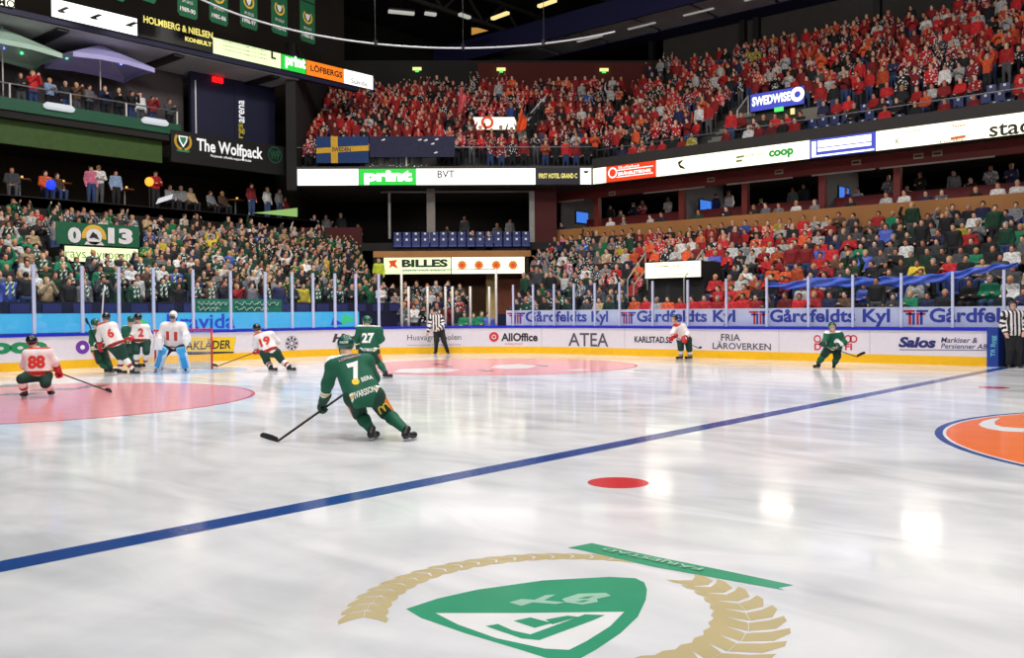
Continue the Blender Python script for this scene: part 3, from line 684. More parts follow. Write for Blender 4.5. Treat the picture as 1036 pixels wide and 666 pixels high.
# roof ribbon over the end stand
T0, T1 = 13.88, 14.64
struct(slab('trim_ribbon_fascia', END, -12, 18.2, 13.66, T0, -.5, -.1, navy)); struct(slab('ceiling_ribbon', END, -12, 14.4, 13.62, 13.72, -5.2, -.3, gsoff))
b = MB()
for i in range(5): b.box(-14.6, -9.9, -8+5.2*i, -7.5+5.2*i, 13.5, 13.62)
struct(b.build('beam_ribbon', black))
def lamp_s(x0, x1, m, label): return screen(END, x0, x1, T0, T1, m, label)
o = lamp_s(-40, 18, e_warm, 'white roof ribbon screen cut by the frame above the parasols'); ptext(END, 'RIMO', -12, 15, -2, 6, e_dk, o)
o = lamp_s(55, 141.5, e_white, 'white roof ribbon screen with three small black figures')
for x in (64, 97, 133): ppoly(END, [(x-7, 9+(x-55)*.21), (x+2, 5+(x-55)*.22), (x+7, 6+(x-55)*.22), (x, 9+(x-55)*.22), (x+3, 12+(x-55)*.2), (x-4, 11+(x-55)*.2)], e_dk, o)
o = lamp_s(142, 217, e_black, 'black roof ribbon screen with pale yellow firm name'); ptext(END, 'HOLMBERG & NIELSEN', 145, 215, 24.2, 31.2, e_yel, o, bold=.03); ptext(END, 'KONSULT', 187, 214, 40, 44.5, e_yel, o, bold=.05)
o = lamp_s(217.5, 286, e_lime, 'pale green roof ribbon screen with faint lines'); ptext(END, 'L', 274, 279, 52, 60, e_dk, o, bold=.06)
for yy in (47, 51, 55): ptext(END, 'Lindströms bygg och måleri', 226, 270, yy-1, yy+1, e_grey, o)
o = lamp_s(286.5, 311, e_green, 'green roof ribbon screen with white print lettering'); ptext(END, 'print', 288.5, 309, 57, 71, e_white, o, bold=.05)
o = lamp_s(311.5, 348.5, e_orange, 'orange roof ribbon screen with dark lettering'); ptext(END, 'LÖFBERGS', 314, 346, 68, 75.5, e_dk, o, bold=.03)
o = lamp_s(349, 378.5, e_white, 'white roof ribbon screen at the ribbon end'); ptext(END, 'Scandic', 355, 372, 81, 86, e_dk, o)
# the fan-stand sign
wp = slab('wolfpack_sign', ENDB, 7.75, 14.7, 8.78, 10.25, -.2, 0, black); tag(wp, 'black sign reading The Wolfpack below the dark recess', 'sign')
ptext(ENDB, 'The Wolfpack', 199, 265.5, 144.5, 160.5, e_txt, wp, bold=.025, name='sign_lettering'); ptext(ENDB, 'Färjestads officiella supporterklubb', 213, 254, 159, 162, e_txt, wp, name='sign_line')
pring(ENDB, 278, 157, .36, .42, greenp, wp); ptext(ENDB, 'WP', 273, 283, 152.5, 161.5, greenp, wp, bold=.03)
u, v = ENDB.uv(185, 143)
for a0 in (115, -245+180): pass
gold = mat('emblem_gold', S(214, 166, 52), .5, emit=.5); e_sh = mat('emblem_green', S(40, 130, 90), emit=.6)
ring('emblem_wreath', ENDB, u, v, .33, .45, gold, wp, 140, 260, 16, .02); ring('emblem_wreath', ENDB, u, v, .33, .45, gold, wp, -80, 40, 16, .02)
poly('emblem_shield', ENDB, [(u-.24, v+.25), (u+.24, v+.25), (u+.2, v), (u, v-.3), (u-.2, v)], e_txt, wp, .02); poly('emblem_field', ENDB, [(u-.17, v+.19), (u+.17, v+.19), (u+.13, v+.02), (u, v-.18), (u-.13, v+.02)], e_sh, wp, .03)
poly('emblem_ribbon', ENDB, [(u-.3, v-.5), (u+.3, v-.5), (u+.34, v-.4), (u-.34, v-.4)], e_sh, wp, .02)
ENDR = Plane((-12.15, 0, 0), (0, 1, 0))
u, v = ENDR.uv(244, 140)
vs = slab('arena_sign', ENDR, u-.35, u+.35, v-.2, v+2.7, -.04, 0, navy); tag(vs, 'upright navy sign with arena lettering in the dark recess', 'sign')
rt = lambda a, b, off=0: ENDR(u+.2-b, v+a, off)
text('sign_lettering', 'rgs', rt, 0, .75, 0, .35, mat('sign_yellow', S(200, 180, 40), emit=.5), vs, .02); text('sign_lettering', 'arena', rt, .8, 1.95, 0, .33, e_txt, vs, .02)
q = on_axis(220, 81, 0, -12.1); o = MB().box(-12.14, -12.02, q[1]-.28, q[1]+.28, q[2]-.13, q[2]+.13).build('exit_lamp', mat('red_lamp', S(255, 20, 24), emit=1.6)); tag(o, 'small glowing red lamp box in the dark recess', 'lamp')
# sign over the tunnel
o = slab('tunnel_sign', PB, bl, br, zb0, zb1, -.15, 0, black); tag(o, 'long pale lit sign with BILLES lettering and orange suns over the tunnel', 'sign')
um = PB.uv(456.5, 268)[0]
slab('lit_face', PB, bl+.02, um-.02, zb0+.02, zb1-.02, 0, .012, e_lime, o); slab('lit_face', PB, um+.02, br-.02, zb0+.02, zb1-.02, 0, .012, e_warm, o)
ptext(PB, 'BILLES', 406.5, 453, 262.5, 270.5, e_dk, o, bold=.05, name='sign_lettering'); ptext(PB, 'JÄRN TRÄ FÄRG', 407, 450, 272.5, 275.5, e_grey, o, name='sign_lettering')
mr = mat('sign_red', S(226, 70, 30), emit=.8); mo = mat('sign_orange', S(222, 130, 40), emit=.8)
ppoly(PB, [(393, 264), (402, 263), (400, 267), (403, 272), (397, 269.5), (393.5, 272), (395, 267.5)], mr, o)
for x in (467.5, 484.5, 502, 519):
    u, v = PB.uv(x, 268.3); pts = []
    for k in range(24): a = 2*math.pi*k/24; r = .27 if k % 2 else .18; pts.append((u+r*math.cos(a), v+r*math.sin(a)))
    poly('sign_sun', PB, pts, mo, o, .02); ring('sign_sun_core', PB, u, v, 0, .1, mr, o, off=.03, n=12)
# lit signs over the stairway mouths
def vomit(pl, x0, x1, y0, y1, m, label, deep=1.6):
    u0, u1 = pl.uv(x0, (y0+y1)/2)[0], pl.uv(x1, (y0+y1)/2)[0]; v0, v1 = pl.uv((x0+x1)/2, y1)[1], pl.uv((x0+x1)/2, y0)[1]
    o = slab('stair_sign', pl, u0, u1, v0, v1, -.2, 0, black); tag(o, label, 'sign'); slab('lit_face', pl, u0+.02, u1-.02, v0+.02, v1-.02, 0, .012, m, o)
    struct(slab('wall_stair_mouth', pl, u0, u1, v0-1.1, v1-.03, -deep, -.22, darkw)); return o
V_SIDEL = Plane((0, 17.9, 0), (1, 0, 0)); o = vomit(V_SIDEL, 652.5, 709.5, 264.5, 281.5, e_warm, 'pale lit sign over the stair mouth in the side stand')
ptext(V_SIDEL, 'VÄRMLAND', 662, 690, 268, 270.5, e_grey, o); ptext(V_SIDEL, 'Hockeyns hemma arena', 664, 705, 276.8, 278.5, e_dk, o)
V_UP = Plane((0, 29.4, 0), (1, 0, 0)); o = vomit(V_UP, 759, 814, 91, 109.5, e_blue, 'blue lit sign reading SWEDWISE in the upper side stand', 2.5)
ptext(V_UP, 'SWEDWISE', 761, 800, 95.5, 105, e_white, o, bold=.04); u, v = V_UP.uv(807, 95.5); ring('sign_ring', V_UP, u, v, .16, .36, e_warm, o, off=.03, n=20); ring('sign_ring_core', V_UP, u, v, .0, .09, e_blue, o, off=.03, n=12)
CUP = diag(-4.4); o = vomit(CUP, 478.5, 524, 118.3, 131.5, e_warm, 'pale lit sign with a red ring among the corner supporters', 2.0); pring(CUP, 493, 124, .2, .36, mr, o, off=.03)
V_END = Plane((-5.6, 0, 0), (0, 1, 0)); o = vomit(V_END, 65, 140, 250, 266, e_lime, 'pale green lit sign below the green banner in the end stand')
ptext(V_END, 'ravs kyrogen', 66, 132, 252.5, 265, e_olive, o, bold=.0)
# green number banner above it
VB = Plane((-5.7, 0, 0), (0, 1, 0)); u0, u1 = VB.uv(57, 238)[0], VB.uv(141, 238)[0]; v0, v1 = VB.uv(98, 248.5)[1], VB.uv(98, 226.5)[1]
o = slab('number_banner', VB, u0, u1, v0, v1, -.05, 0, mat('banner_green', S(8, 92, 60), .7)); tag(o, 'green banner reading 2013 with a gold wreath in the end stand', 'banner')
m_bw = mat('banner_white', S(226, 224, 226), .7, var=.04)
ptext(VB, '2', 50, 59, 230.5, 245, m_bw, o, bold=.05, name='banner_lettering') if False else None
ptext(VB, '0', 68.5, 82, 230, 246, m_bw, o, bold=.06, name='banner_lettering'); ptext(VB, '13', 109, 134, 231, 247, m_bw, o, bold=.06, name='banner_lettering')
u, v = VB.uv(95, 240); ring('banner_wreath', VB, u, v, .32, .47, mat('banner_gold', S(222, 176, 60), .7), o, -10, 190, 24, .02); ring('banner_disc', VB, u, v+.02, 0, .31, m_bw, o, off=.02, n=20)
poly('banner_mark', VB, [(u-.2, v-.05), (u-.05, v+.2), (u+.1, v+.1), (u+.2, v-.1), (u, v-.02)], m_ink, o, .03); poly('banner_ribbon', VB, [(u-.38, v-.3), (u+.38, v-.3), (u+.3, v-.18), (u-.3, v-.18)], m_bw, o, .02)
# green supporter cloths hung over the barrier behind the goal
CL = Plane((-1.12, 0, 0), (0, 1, 0))
for x0, x1, lab in ((196, 233, 'green cloth with white script on the barrier, nearer the goal'), (234.5, 285, 'green cloth with white script on the barrier, nearer the corner')):
    u0, u1 = CL.uv(x0, 306)[0], CL.uv(x1, 306)[0]
    o = slab('supporter_cloth', CL, u0, u1, 1.74, 2.24, -.04, 0, mat('cloth_green', S(22, 128, 92), .8)); tag(o, lab, 'banner', None)
    b = MB()
    for row in range(2):
        pts = [CL(u0+.15+(u1-u0-.3)*t, 2.08-.2*row+.05*math.sin(t*38+row)+.03*math.sin(t*71), .02) for t in np.linspace(0, 1-.25*row, 70)]
        b.tube(pts, .012, 4)
    b.build('script_writing', m_bw, o)
# blue screen reflection in the side glass, shaped as a translucent strip
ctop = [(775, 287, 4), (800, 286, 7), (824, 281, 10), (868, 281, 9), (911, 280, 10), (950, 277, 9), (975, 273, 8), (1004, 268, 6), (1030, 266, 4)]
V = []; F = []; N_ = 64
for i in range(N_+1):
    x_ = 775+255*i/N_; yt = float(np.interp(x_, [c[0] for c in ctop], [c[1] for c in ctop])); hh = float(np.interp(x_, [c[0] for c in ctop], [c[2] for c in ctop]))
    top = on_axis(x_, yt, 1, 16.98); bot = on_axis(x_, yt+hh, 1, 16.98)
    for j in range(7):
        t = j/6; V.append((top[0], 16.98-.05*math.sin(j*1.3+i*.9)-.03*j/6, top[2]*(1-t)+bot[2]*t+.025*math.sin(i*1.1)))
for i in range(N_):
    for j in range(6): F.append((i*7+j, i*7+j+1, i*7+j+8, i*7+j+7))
clm = mat('cloth_blue', S(78, 112, 236), .5, var=.3, scale=3); clm.node_tree.nodes['Principled BSDF'].inputs['Alpha'].default_value = .8  # reflected blue put into the strip's colour; blue jackets share this material
o = mesh_obj('blue_reflection', V, F, clm, smooth=True); md = o.modifiers.new('thickness', 'SOLIDIFY'); md.thickness = .02
tag(o, 'long blue reflection of the rink glass, shaped as a translucent strip along a front row', 'banner')
# Swedish flag and dark banner on the corner rail
FL = diag(.02); u0, u1 = FL.uv(320, 150)[0], FL.uv(373, 150)[0]; v0, v1 = FL.uv(346, 165)[1], FL.uv(346, 138)[1]
o = slab('swedish_flag', FL, u0, u1, v0, v1, -.04, 0, mat('flag_blue', S(22, 56, 110), .8)); tag(o, 'blue flag with a yellow cross hung on the corner rail', 'flag')
fy = mat('flag_yellow', S(214, 168, 44), .8); poly('cross_upright', FL, [(u0+.28*(u1-u0), v0), (u0+.41*(u1-u0), v0), (u0+.41*(u1-u0), v1), (u0+.28*(u1-u0), v1)], fy, o, .01)
poly('cross_bar', FL, [(u0, v0+.36*(v1-v0)), (u1, v0+.46*(v1-v0)), (u1, v0+.66*(v1-v0)), (u0, v0+.56*(v1-v0))], fy, o, .012); text('flag_lettering', 'SWEDEN', FL, u0+.8, u0+1.75, v0+.5*(v1-v0)-.1, v0+.5*(v1-v0)+.12, m_ink, o, .02, .03)
u0, u1 = FL.uv(374, 150)[0], FL.uv(460, 150)[0]; v0 = FL.uv(415, 159)[1]
o = slab('rail_banner', FL, u0, u1, v0, v1, -.04, 0, mat('banner_dark_navy', S(34, 38, 68), .8, var=.2)); tag(o, 'long dark navy banner hung on the corner rail beside the flag', 'banner')
for x, y in ((387, 141), (441, 140.5), (424, 141), (430, 141.5), (437, 145), (440, 154)): ppoly(FL, [(x-1.5, y+.8), (x+2, y-.8), (x+3, y+.6), (x, y+1.6)], m_bw, o, .02, 'banner_mark')
# lit pale strip and white board among the concourse guests
q = [G(256, 218, 5.35), G(300, 219.5, 5.35)]
pl = Plane((-11.0, 0, 0), (0, 1, 0)); o = MB(); 
a = [pl.uv(x, y) for x, y in ((256, 215.5), (300, 219.5), (300, 210.5))]
o.add([pl(u, v, d) for d in (0, .08) for u, v in a], [(0, 2, 1), (3, 4, 5), (0, 1, 4, 3), (1, 2, 5, 4), (2, 0, 3, 5)]); o = o.build('lit_ramp_panel', mat('lit_pale_green', S(150, 190, 110), emit=.8)); tag(o, 'pale green lit wedge on the concourse parapet near the corner', 'panel')
a = [pl.uv(x, y) for x, y in ((157.5, 206.5), (160, 201), (174.5, 196.5), (173, 201.5))]; ob = MB(); ob.add([pl(u, v, d) for d in (0, .06) for u, v in a], [(0, 3, 2, 1), (4, 5, 6, 7)]+[(i, (i+1) % 4, 4+(i+1) % 4, 4+i) for i in range(4)])
tag(ob.build('menu_board', mat('lit_board', S(220, 220, 225), emit=.8)), 'tilted white lit board on the concourse parapet', 'board')

# ================================================================== PEOPLE: the players and officials
from mathutils.bvhtree import BVHTree
skinm = mat('skin_light', S(222, 172, 146), .6, var=.04); hairm = mat('hair_brown', S(74, 52, 38), .8, var=.15)
j_green = mat('jersey_green', S(8, 92, 66), .75, var=.10, scale=9); j_white = mat('jersey_white', S(236, 230, 228), .75, var=.05, scale=9)
c_gold = mat('jersey_gold', S(226, 196, 110), .75, var=.05); c_red = mat('jersey_red', S(208, 44, 40), .75, var=.05); c_black = mat('cloth_black', S(26, 26, 30), .8, var=.1)
c_dkgreen = mat('shorts_dark_green', S(12, 58, 46), .8, var=.1); c_orange = mat('shorts_orange', S(240, 130, 50), .75, var=.05); c_num = mat('number_white', S(244, 244, 240), .7, var=.02)
c_rednum = mat('number_red', S(212, 52, 40), .7, var=.02); g_green = mat('glove_green', S(8, 66, 50), .6, var=.15, scale=14); g_red = mat('glove_red', S(200, 32, 44), .6, var=.1)
h_green = mat('helmet_green', S(10, 84, 66), .25, var=.04, coat=.5); h_black = mat('helmet_black', S(24, 24, 28), .25, var=.04, coat=.5); h_white = mat('mask_white', S(236, 232, 226), .3, var=.04)
boot_m = mat('skate_boot_black', S(22, 22, 26), .45, var=.1); blade_m = mat('skate_blade_steel', S(190, 192, 196), .25, .9, var=.02); holder_m = mat('skate_holder_white', S(220, 220, 224), .4, var=.03)
stick_m = mat('stick_shaft_black', S(30, 28, 30), .4, var=.15, scale=3); tape_m = mat('stick_tape_black', S(16, 16, 18), .85, var=.1); stick_w = mat('stick_shaft_white', S(232, 232, 236), .4, var=.03)
pad_blue = mat('goal_pad_blue', S(70, 168, 222), .6, var=.08); pad_white = mat('goal_pad_white', S(236, 236, 240), .6, var=.05)
def nrm(v): v = A3(v); return v/max(np.linalg.norm(v), 1e-9)
def root_mesh(name, V, F, m, base, **kw):
    o = mesh_obj(name, np.asarray(V)-A3(base), F, m, None, True); o.location = base; return tag(o, **kw)
def project_text(name, s, V, F, origin, right, upv, outv, w, h, m, parent, bold=.05, off=.008):
    bv = BVHTree.FromPolygons([tuple(q) for q in V], [tuple(map(int, f)) for f in F])
    tv, tf = text_geo(s, bold, 0.0); lo, hi = tv.min(0), tv.max(0); q = (tv-lo)/np.maximum(hi-lo, 1e-6)-.5
    out = []
    for a, b in q:
        p = A3(origin)+right*a*w+upv*b*h
        r = bv.ray_cast(Vector(p+outv*.6), Vector(-outv), 1.2)
        out.append(np.array(r[0])+outv*off if r[0] is not None else p+outv*.12)
    return mesh_obj(name, out, tf, m, parent)
def glove(par, wr, d, axis, m, h=.012, s=1.0, thumb_side=1):
    """a padded glove: cuff, palm, four fingers curled round the stick axis and a thumb closing from the side"""
    d = nrm(d); ax = nrm(axis); nn = np.cross(ax, d); nn = nrm(nn) if np.linalg.norm(nn) > .1 else nrm(np.cross(ax, [0.1, .2, 1])); d2 = nrm(np.cross(nn, ax))
    pc = A3(wr)+d*.075*s; M = np.stack([ax, d2, nn], 1)
    pr = [cap(A3(wr)-d*.07*s, A3(wr)+d*.02*s, .066*s, .056*s), boxp(pc, np.array([.05, .045, .026])*s, M, .02*s)]
    for i, (L, x) in enumerate(((.05, -.036), (.058, -.012), (.056, .012), (.044, .036))):
        a = pc+ax*x*s+d2*.036*s; b = a+d2*L*.6*s-nn*.03*s; c = b-d2*L*.35*s-nn*L*.75*s
        pr += [cap(a, b, .0165*s, .015*s), cap(b, c, .015*s, .0135*s)]
    a = pc-ax*.045*s*thumb_side-d2*.015*s; b = a-nn*.035*s+d2*.02*s-ax*.01*s*thumb_side; c = b-nn*.03*s+d2*.02*s+ax*.02*s*thumb_side
    pr += [cap(a, b, .019*s, .017*s), cap(b, c, .017*s, .014*s)]
    V, F = skin(pr, h, .012); return mesh_obj('glove', V, F, m, par, True)
def skate(par, an, toe, kind='glove'):
    t = nrm([toe[0], toe[1], 0]); an = A3(an); base = np.array([an[0], an[1], 0.0]) if an[2] < .2 else an-np.array([0, 0, .14])
    z0 = max(0.004, an[2]-.135); heel = np.array([an[0], an[1], z0+.065])-t*.045
    pr = [cap(an+[0, 0, .03], heel+[0, 0, .03], .05, .043), cap(heel+[0, 0, .01], heel+t*.19+[0, 0, -.002], .040, .036), ell(heel+t*.19, [.04, .04, .034])]
    V, F = skin(pr, .014, .04); o = mesh_obj('skate', V, F, boot_m, par, True); sd = np.array([-t[1], t[0], 0])
    b = MB(); hb = heel+[0, 0, -.035]; b.bar(hb-t*.01, hb+t*.05, .018, .03); b.bar(hb+t*.15, hb+t*.22, .018, .03); b.build('blade_holder', holder_m, o)
    e = np.array([0, 0, z0+.012]); a = np.array([hb[0], hb[1], z0+.013]); MB().bar(a-t*.05, a+t*.25, .006, .024).build('blade', blade_m, o); return o
def stick(hands, heel, toe, label, m=stick_m, top_ext=.18, lie=.07):
    h0, h1 = A3(hands[0]), A3(hands[1]); d = nrm(h0-A3(heel)); top = h0+d*top_ext; base = np.array([heel[0], heel[1], heel[2]])
    o = empty('hockey_stick', tuple(base)); tag(o, label, 'hockey stick')
    MB().bar(heel, top, .03, .022).build('shaft', m, o)
    tp = MB().bar(top-d*.14, top+d*.01, .036, .028).build('grip_tape', tape_m, o)
    t = nrm(A3(toe)-A3(heel)); L = np.linalg.norm(A3(toe)-A3(heel)); up = np.array([0, 0, 1.0]); sd = nrm(np.cross(t, up)); V = []; F = []
    if abs(t[2]) > .8: up = nrm(np.cross(np.cross(t, d), t)); sd = nrm(np.cross(t, up))
    for i in range(7):
        x = i/6; c = A3(heel)+t*L*x+sd*.03*x*x; hh = (.062+.014*math.sin(math.pi*x))*(1 if i < 6 else .6)
        for a, bb in ((-.006, 0), (.006, 0), (.006, hh), (-.006, hh)): V.append(c+sd*a+up*(bb-.012))
    F = [(0, 1, 2, 3), (27, 26, 25, 24)]+[(4*i+k, 4*i+(k+1) % 4, 4*i+4+(k+1) % 4, 4*i+4+k) for i in range(6) for k in range(4)]
    mesh_obj('blade', V, F, tape_m if m is stick_m else stick_w, o); return o
CAMN = -FW
def player(j, look, toes, label, team, num=None, name=None, h=.016, back=True, gloves=True, leanf=None, stripes=False, helmet=None, fat=1.0, sock=None, goalie=False):
    """j: world joints. look: face direction. toes: (left, right) foot directions"""
    j = {k: A3(v) for k, v in j.items()}; look = nrm(look)
    base = ((j['anL'][0]+j['anR'][0])/2, (j['anL'][1]+j['anR'][1])/2, 0.0)
    hipc = (j['hiL']+j['hiR'])/2; shc = (j['shL']+j['shR'])/2; spine = nrm(shc-hipc); side = nrm(j['shR']-j['shL'])
    hd = j['head']; up = nrm(hd-j['neck']+np.array([0, 0, .12]))
    body = head_prims(hd, look, up, 1.08)+[cap(j['neck']-spine*.04, hd-up*.05, .06, .055)]
    for s in 'LR':
        body += [cap(j['sh'+s], j['el'+s], .058, .045), cap(j['el'+s], j['wr'+s], .045, .032), cap(j['hi'+s], j['kn'+s], .085, .06), cap(j['kn'+s], j['an'+s], .058, .04)]
        body += [cap(j['wr'+s], j['wr'+s]+nrm(j['wr'+s]-j['el'+s])*.09, .034, .03)]
    body += [cap(j['shL'], j['shR'], .07), cap(shc-spine*.05, hipc+spine*.1, .13, .12), cap(j['hiL'], j['hiR'], .095)]
    V, F = skin(body, h*1.1, .03); o = root_mesh('person', V, F, skinm, base, label=label, cat='person')
    main, sec, third, nm = team['main'], team['sec'], team['third'], team['num']
    # jersey
    w = side*.085; f = fat; lo_ = .02 if name == 'IVARSSON' else .08
    pr = [cap(j['shL'], j['shR'], .115*f), cap(shc+w-spine*.03, hipc+w+spine*lo_, .14*f, .168*f), cap(shc-w-spine*.03, hipc-w+spine*lo_, .14*f, .168*f)]
    for s in 'LR': pr += [cap(j['sh'+s], j['el'+s], .1*f, .082*f), cap(j['el'+s], j['wr'+s]-nrm(j['wr'+s]-j['el'+s])*.06, .08*f, .066*f)]
    V, F = skin(pr, h, .05); cen = V[F].mean(1); mi = np.zeros(len(F), int)
    ax = (cen-hipc)@spine; L = (shc-hipc)@spine; lat = (cen-hipc)@side
    arm = np.ones(len(F)); armid = np.stack([pd(p, cen) for p in pr], 1).argmin(1)
    torso = armid < 3
    if stripes:
        mi[(np.floor((lat+10)/.055).astype(int) % 2 == 0) & torso] = 1
        for q, s in ((3, 'L'), (4, 'L'), (5, 'R'), (6, 'R')):
            a = j['sh'+s] if q in (3, 5) else j['el'+s]; mm = armid == q; t = np.linalg.norm(cen-a, axis=1); mi[mm & (np.floor(t/.06).astype(int) % 2 == 0)] = 1
    else:
        hb_ = lo_-.03; bd = torso & (ax < hb_+.05) & (ax > hb_-.05)
        if team is GREEN and name: bd = bd & (np.abs(lat) > .15)
        mi[bd] = 1; mi[bd & (ax < hb_+.02) & (ax > hb_-.02)] = 2
        for q, s in ((4, 'L'), (6, 'R')):
            a, b = pr[q][1], pr[q][2]; t = ((cen-a)@(b-a))/((b-a)@(b-a)); mm = armid == q
            mi[mm & (t > .55) & (t < .66)] = 1; mi[mm & (t >= .66) & (t < .80)] = 2; mi[mm & (t >= .80) & (t < .9)] = 1
        mi[torso & (ax > L+.09)] = 1
    jo = mesh_obj('jersey', V, F, main, o, True, [main, sec, third, main], mi)
    outv = nrm(np.cross(side, spine)); outv = outv if np.dot(outv, CAMN) > 0 else -outv
    rv = nrm(np.cross(spine, outv)) 
    if num:
        project_text('jersey_number', num, V, F, hipc+spine*L*.62, rv, spine, outv, .17*len(num)*.95, .27, nm, jo)
        if name: project_text('jersey_name', name, V, F, hipc+spine*(lo_-.03), rv, spine, outv, .29, .085, nm, jo, .02)
    # shorts, socks
    pr = [cap(j['hiL'], j['hiR'], .132*f)]
    for s in 'LR': pr.append(cap(j['hi'+s], j['hi'+s]+(j['kn'+s]-j['hi'+s])*.93, .128*f, .108*f))
    V2, F2 = skin(pr, h, .05); cen = V2[F2].mean(1); mi = np.zeros(len(F2), int)
    if team.get('panel') is not None:
        for q, s, sg in ((1, 'L', -1), (2, 'R', 1)):
            a, b = pr[q][1], pr[q][2]; t = ((cen-a)@(b-a))/((b-a)@(b-a)); lt = ((cen-a-t[:, None]*(b-a))@side)*sg
            mi[(lt > .085) & (t > .2)] = 1
    po = mesh_obj('shorts', V2, F2, team['shorts'], o, True, [team['shorts'], team.get('panel') or team['shorts']], mi)
    for s in 'LR':
        k, a = j['kn'+s], j['an'+s]; d = nrm(a-k)
        if team.get('trousers'):
            V3, F3 = skin([cap(j['hi'+s], k, .115, .09), cap(k, a-d*.0, .09, .072)], h, .04); mesh_obj('trouser_leg', V3, F3, team['shorts'], o, True)
        else:
            V3, F3 = skin([cap(k+d*.03, k+d*.16, .078, .082), cap(k+d*.14, a-d*.05, .085, .06)], h, .04); cen = V3[F3].mean(1); t = (cen-k)@d; Ls = np.linalg.norm(a-k)
            mi = np.zeros(len(F3), int); sm = team['sock']; mi[(t > Ls*.55) & (t < Ls*.66)] = 1; mi[(t > Ls*.66) & (t < Ls*.74)] = 2
            mesh_obj('sock', V3, F3, sm[0], o, True, list(sm), mi)
    skate(o, j['anL'], toes[0]); skate(o, j['anR'], toes[1])
    # helmet: a shell over the skull, open at the face
    hm = helmet or team['helmet']; M = frame(look, up); hp = [ell(hd+M@np.array([0, -.008, .028]), np.array([.112, .132, .125]), M)]
    cut = lambda P: np.maximum(np.maximum(((P-hd)@M[:, 1])-.045-.9*np.maximum((P-hd)@M[:, 2]-.045, 0)*2, -1)*1.0-0.0, -((P-hd)@M[:, 2])-.055) if not goalie else -((P-hd)@M[:, 2])-.16
    V4, F4 = skin(hp, max(.010, h*.75), 0, 0, cut); ho = mesh_obj('helmet', V4, F4, hm, o, True)
    if not goalie:
        pts = []; FV = []
        for i in range(9):
            a = math.radians(-62+15.5*i)
            for z in (.05, -.035): pts.append(hd+M@np.array([.118*math.sin(a), .02+.115*math.cos(a), z]))
        for i in range(8): FV.append((2*i, 2*i+2, 2*i+3, 2*i+1))
        mesh_obj('visor', pts, FV, VISOR, ho)
        for sg in (-1, 1): MB().bar(hd+M@np.array([sg*.1, .0, -.04]), hd+M@np.array([sg*.03, .07, -.125]), .014, .006).build('chin_strap', c_black, ho)
    return o, dict(spine=spine, side=side, V=V, F=F, jo=jo, po=po, V2=V2, F2=F2, hipc=hipc, j=j, M=M, hd=hd, ho=ho, out=outv, rv=rv, L=L)
GREEN = dict(main=j_green, sec=c_num, third=c_gold, num=c_num, shorts=c_dkgreen, sock=(j_green, j_green, j_green), helmet=h_green, panel=c_orange)
WHITE = dict(main=j_white, sec=c_red, third=c_dkgreen, num=c_rednum, shorts=c_dkgreen, sock=(j_white, c_red, c_dkgreen), helmet=h_black)
REF = dict(main=j_white, sec=c_black, third=c_orange, num=c_num, shorts=c_black, sock=(c_black,)*3, helmet=h_black, trousers=True)
def JJ(t, d):
    """joints surveyed as (px, py, metres further away than t)"""
    out = {}
    for k, v in d.items(): out[k] = J(v[0], v[1], t+(v[2] if len(v) > 2 else 0))
    for s in 'LR':
        a = out['an'+s]
        if a[2] < .13: out['an'+s] = a+np.array([0, 0, .13-a[2]])
    return out
fwd = nrm([FW[0], FW[1], 0]); rgt = nrm([RT[0], RT[1], 0])
# --- number 7, nearest player, seen from behind
t = 12.2
j = JJ(t, dict(hiL=(358, 402, .05), hiR=(379, 401, .1), knL=(364, 419, .36), knR=(391, 418, .36), anL=(376.5, 438, .05), anR=(412, 439.5, -.02), shL=(337.5, 369, .24), shR=(370.5, 366.5, .34),
     elL=(331.5, 388, .36), wrL=(327.5, 405, .50), elR=(378, 383, .52), wrR=(361, 393, .74), neck=(352, 358, .34), head=(349.5, 350, .42)))
p7, q = player(j, fwd*.75-rgt*.66+np.array([0, 0, -.1]), (fwd*.95+rgt*.25, rgt*.5+fwd*.85), 'person in green number 7 jersey leaning over a stick, nearest player on the ice', GREEN, '7', 'IVARSSON', h=.0135)
hL = J(323.5, 414, t+.55); hR = J(350, 397.5, t+.8); heel = G(281, 446.5, .02); toe = G(261.5, 441.5, .03)
stick((hR, hL), heel, toe, 'black hockey stick of the green number 7 with its blade low on the ice')
glove(p7, j['wrL'], hL-j['wrL'], hR-heel, g_green, .0085, 1.18); glove(p7, j['wrR'], hR-j['wrR'], hR-heel, g_green, .01, 1.1, -1)
for a, b_, w, hh, mm in ((.32, -.02, .16, .045, c_num),): project_text('sponsor_print', 'BERA', q['V'], q['F'], q['hipc']+q['spine']*q['L']*a+q['rv']*.1, q['rv'], q['spine'], q['out'], w, hh+.02, mm, q['jo'], .02)
project_text('sponsor_print', 'o', q['V'], q['F'], q['hipc']+q['spine']*q['L']*.32-q['rv']*.06, q['rv'], q['spine'], q['out'], .1, .1, mat('print_yellow', S(246, 206, 60), .7, var=0), q['jo'], .12)
project_text('shoulder_print', 'LOFBERGS', q['V'], q['F'], q['hipc']+q['spine']*(q['L']*1.03), q['rv'], q['spine'], q['out'], .3, .035, mat('print_pink', S(222, 150, 170), .7, var=0), q['jo'], .02)
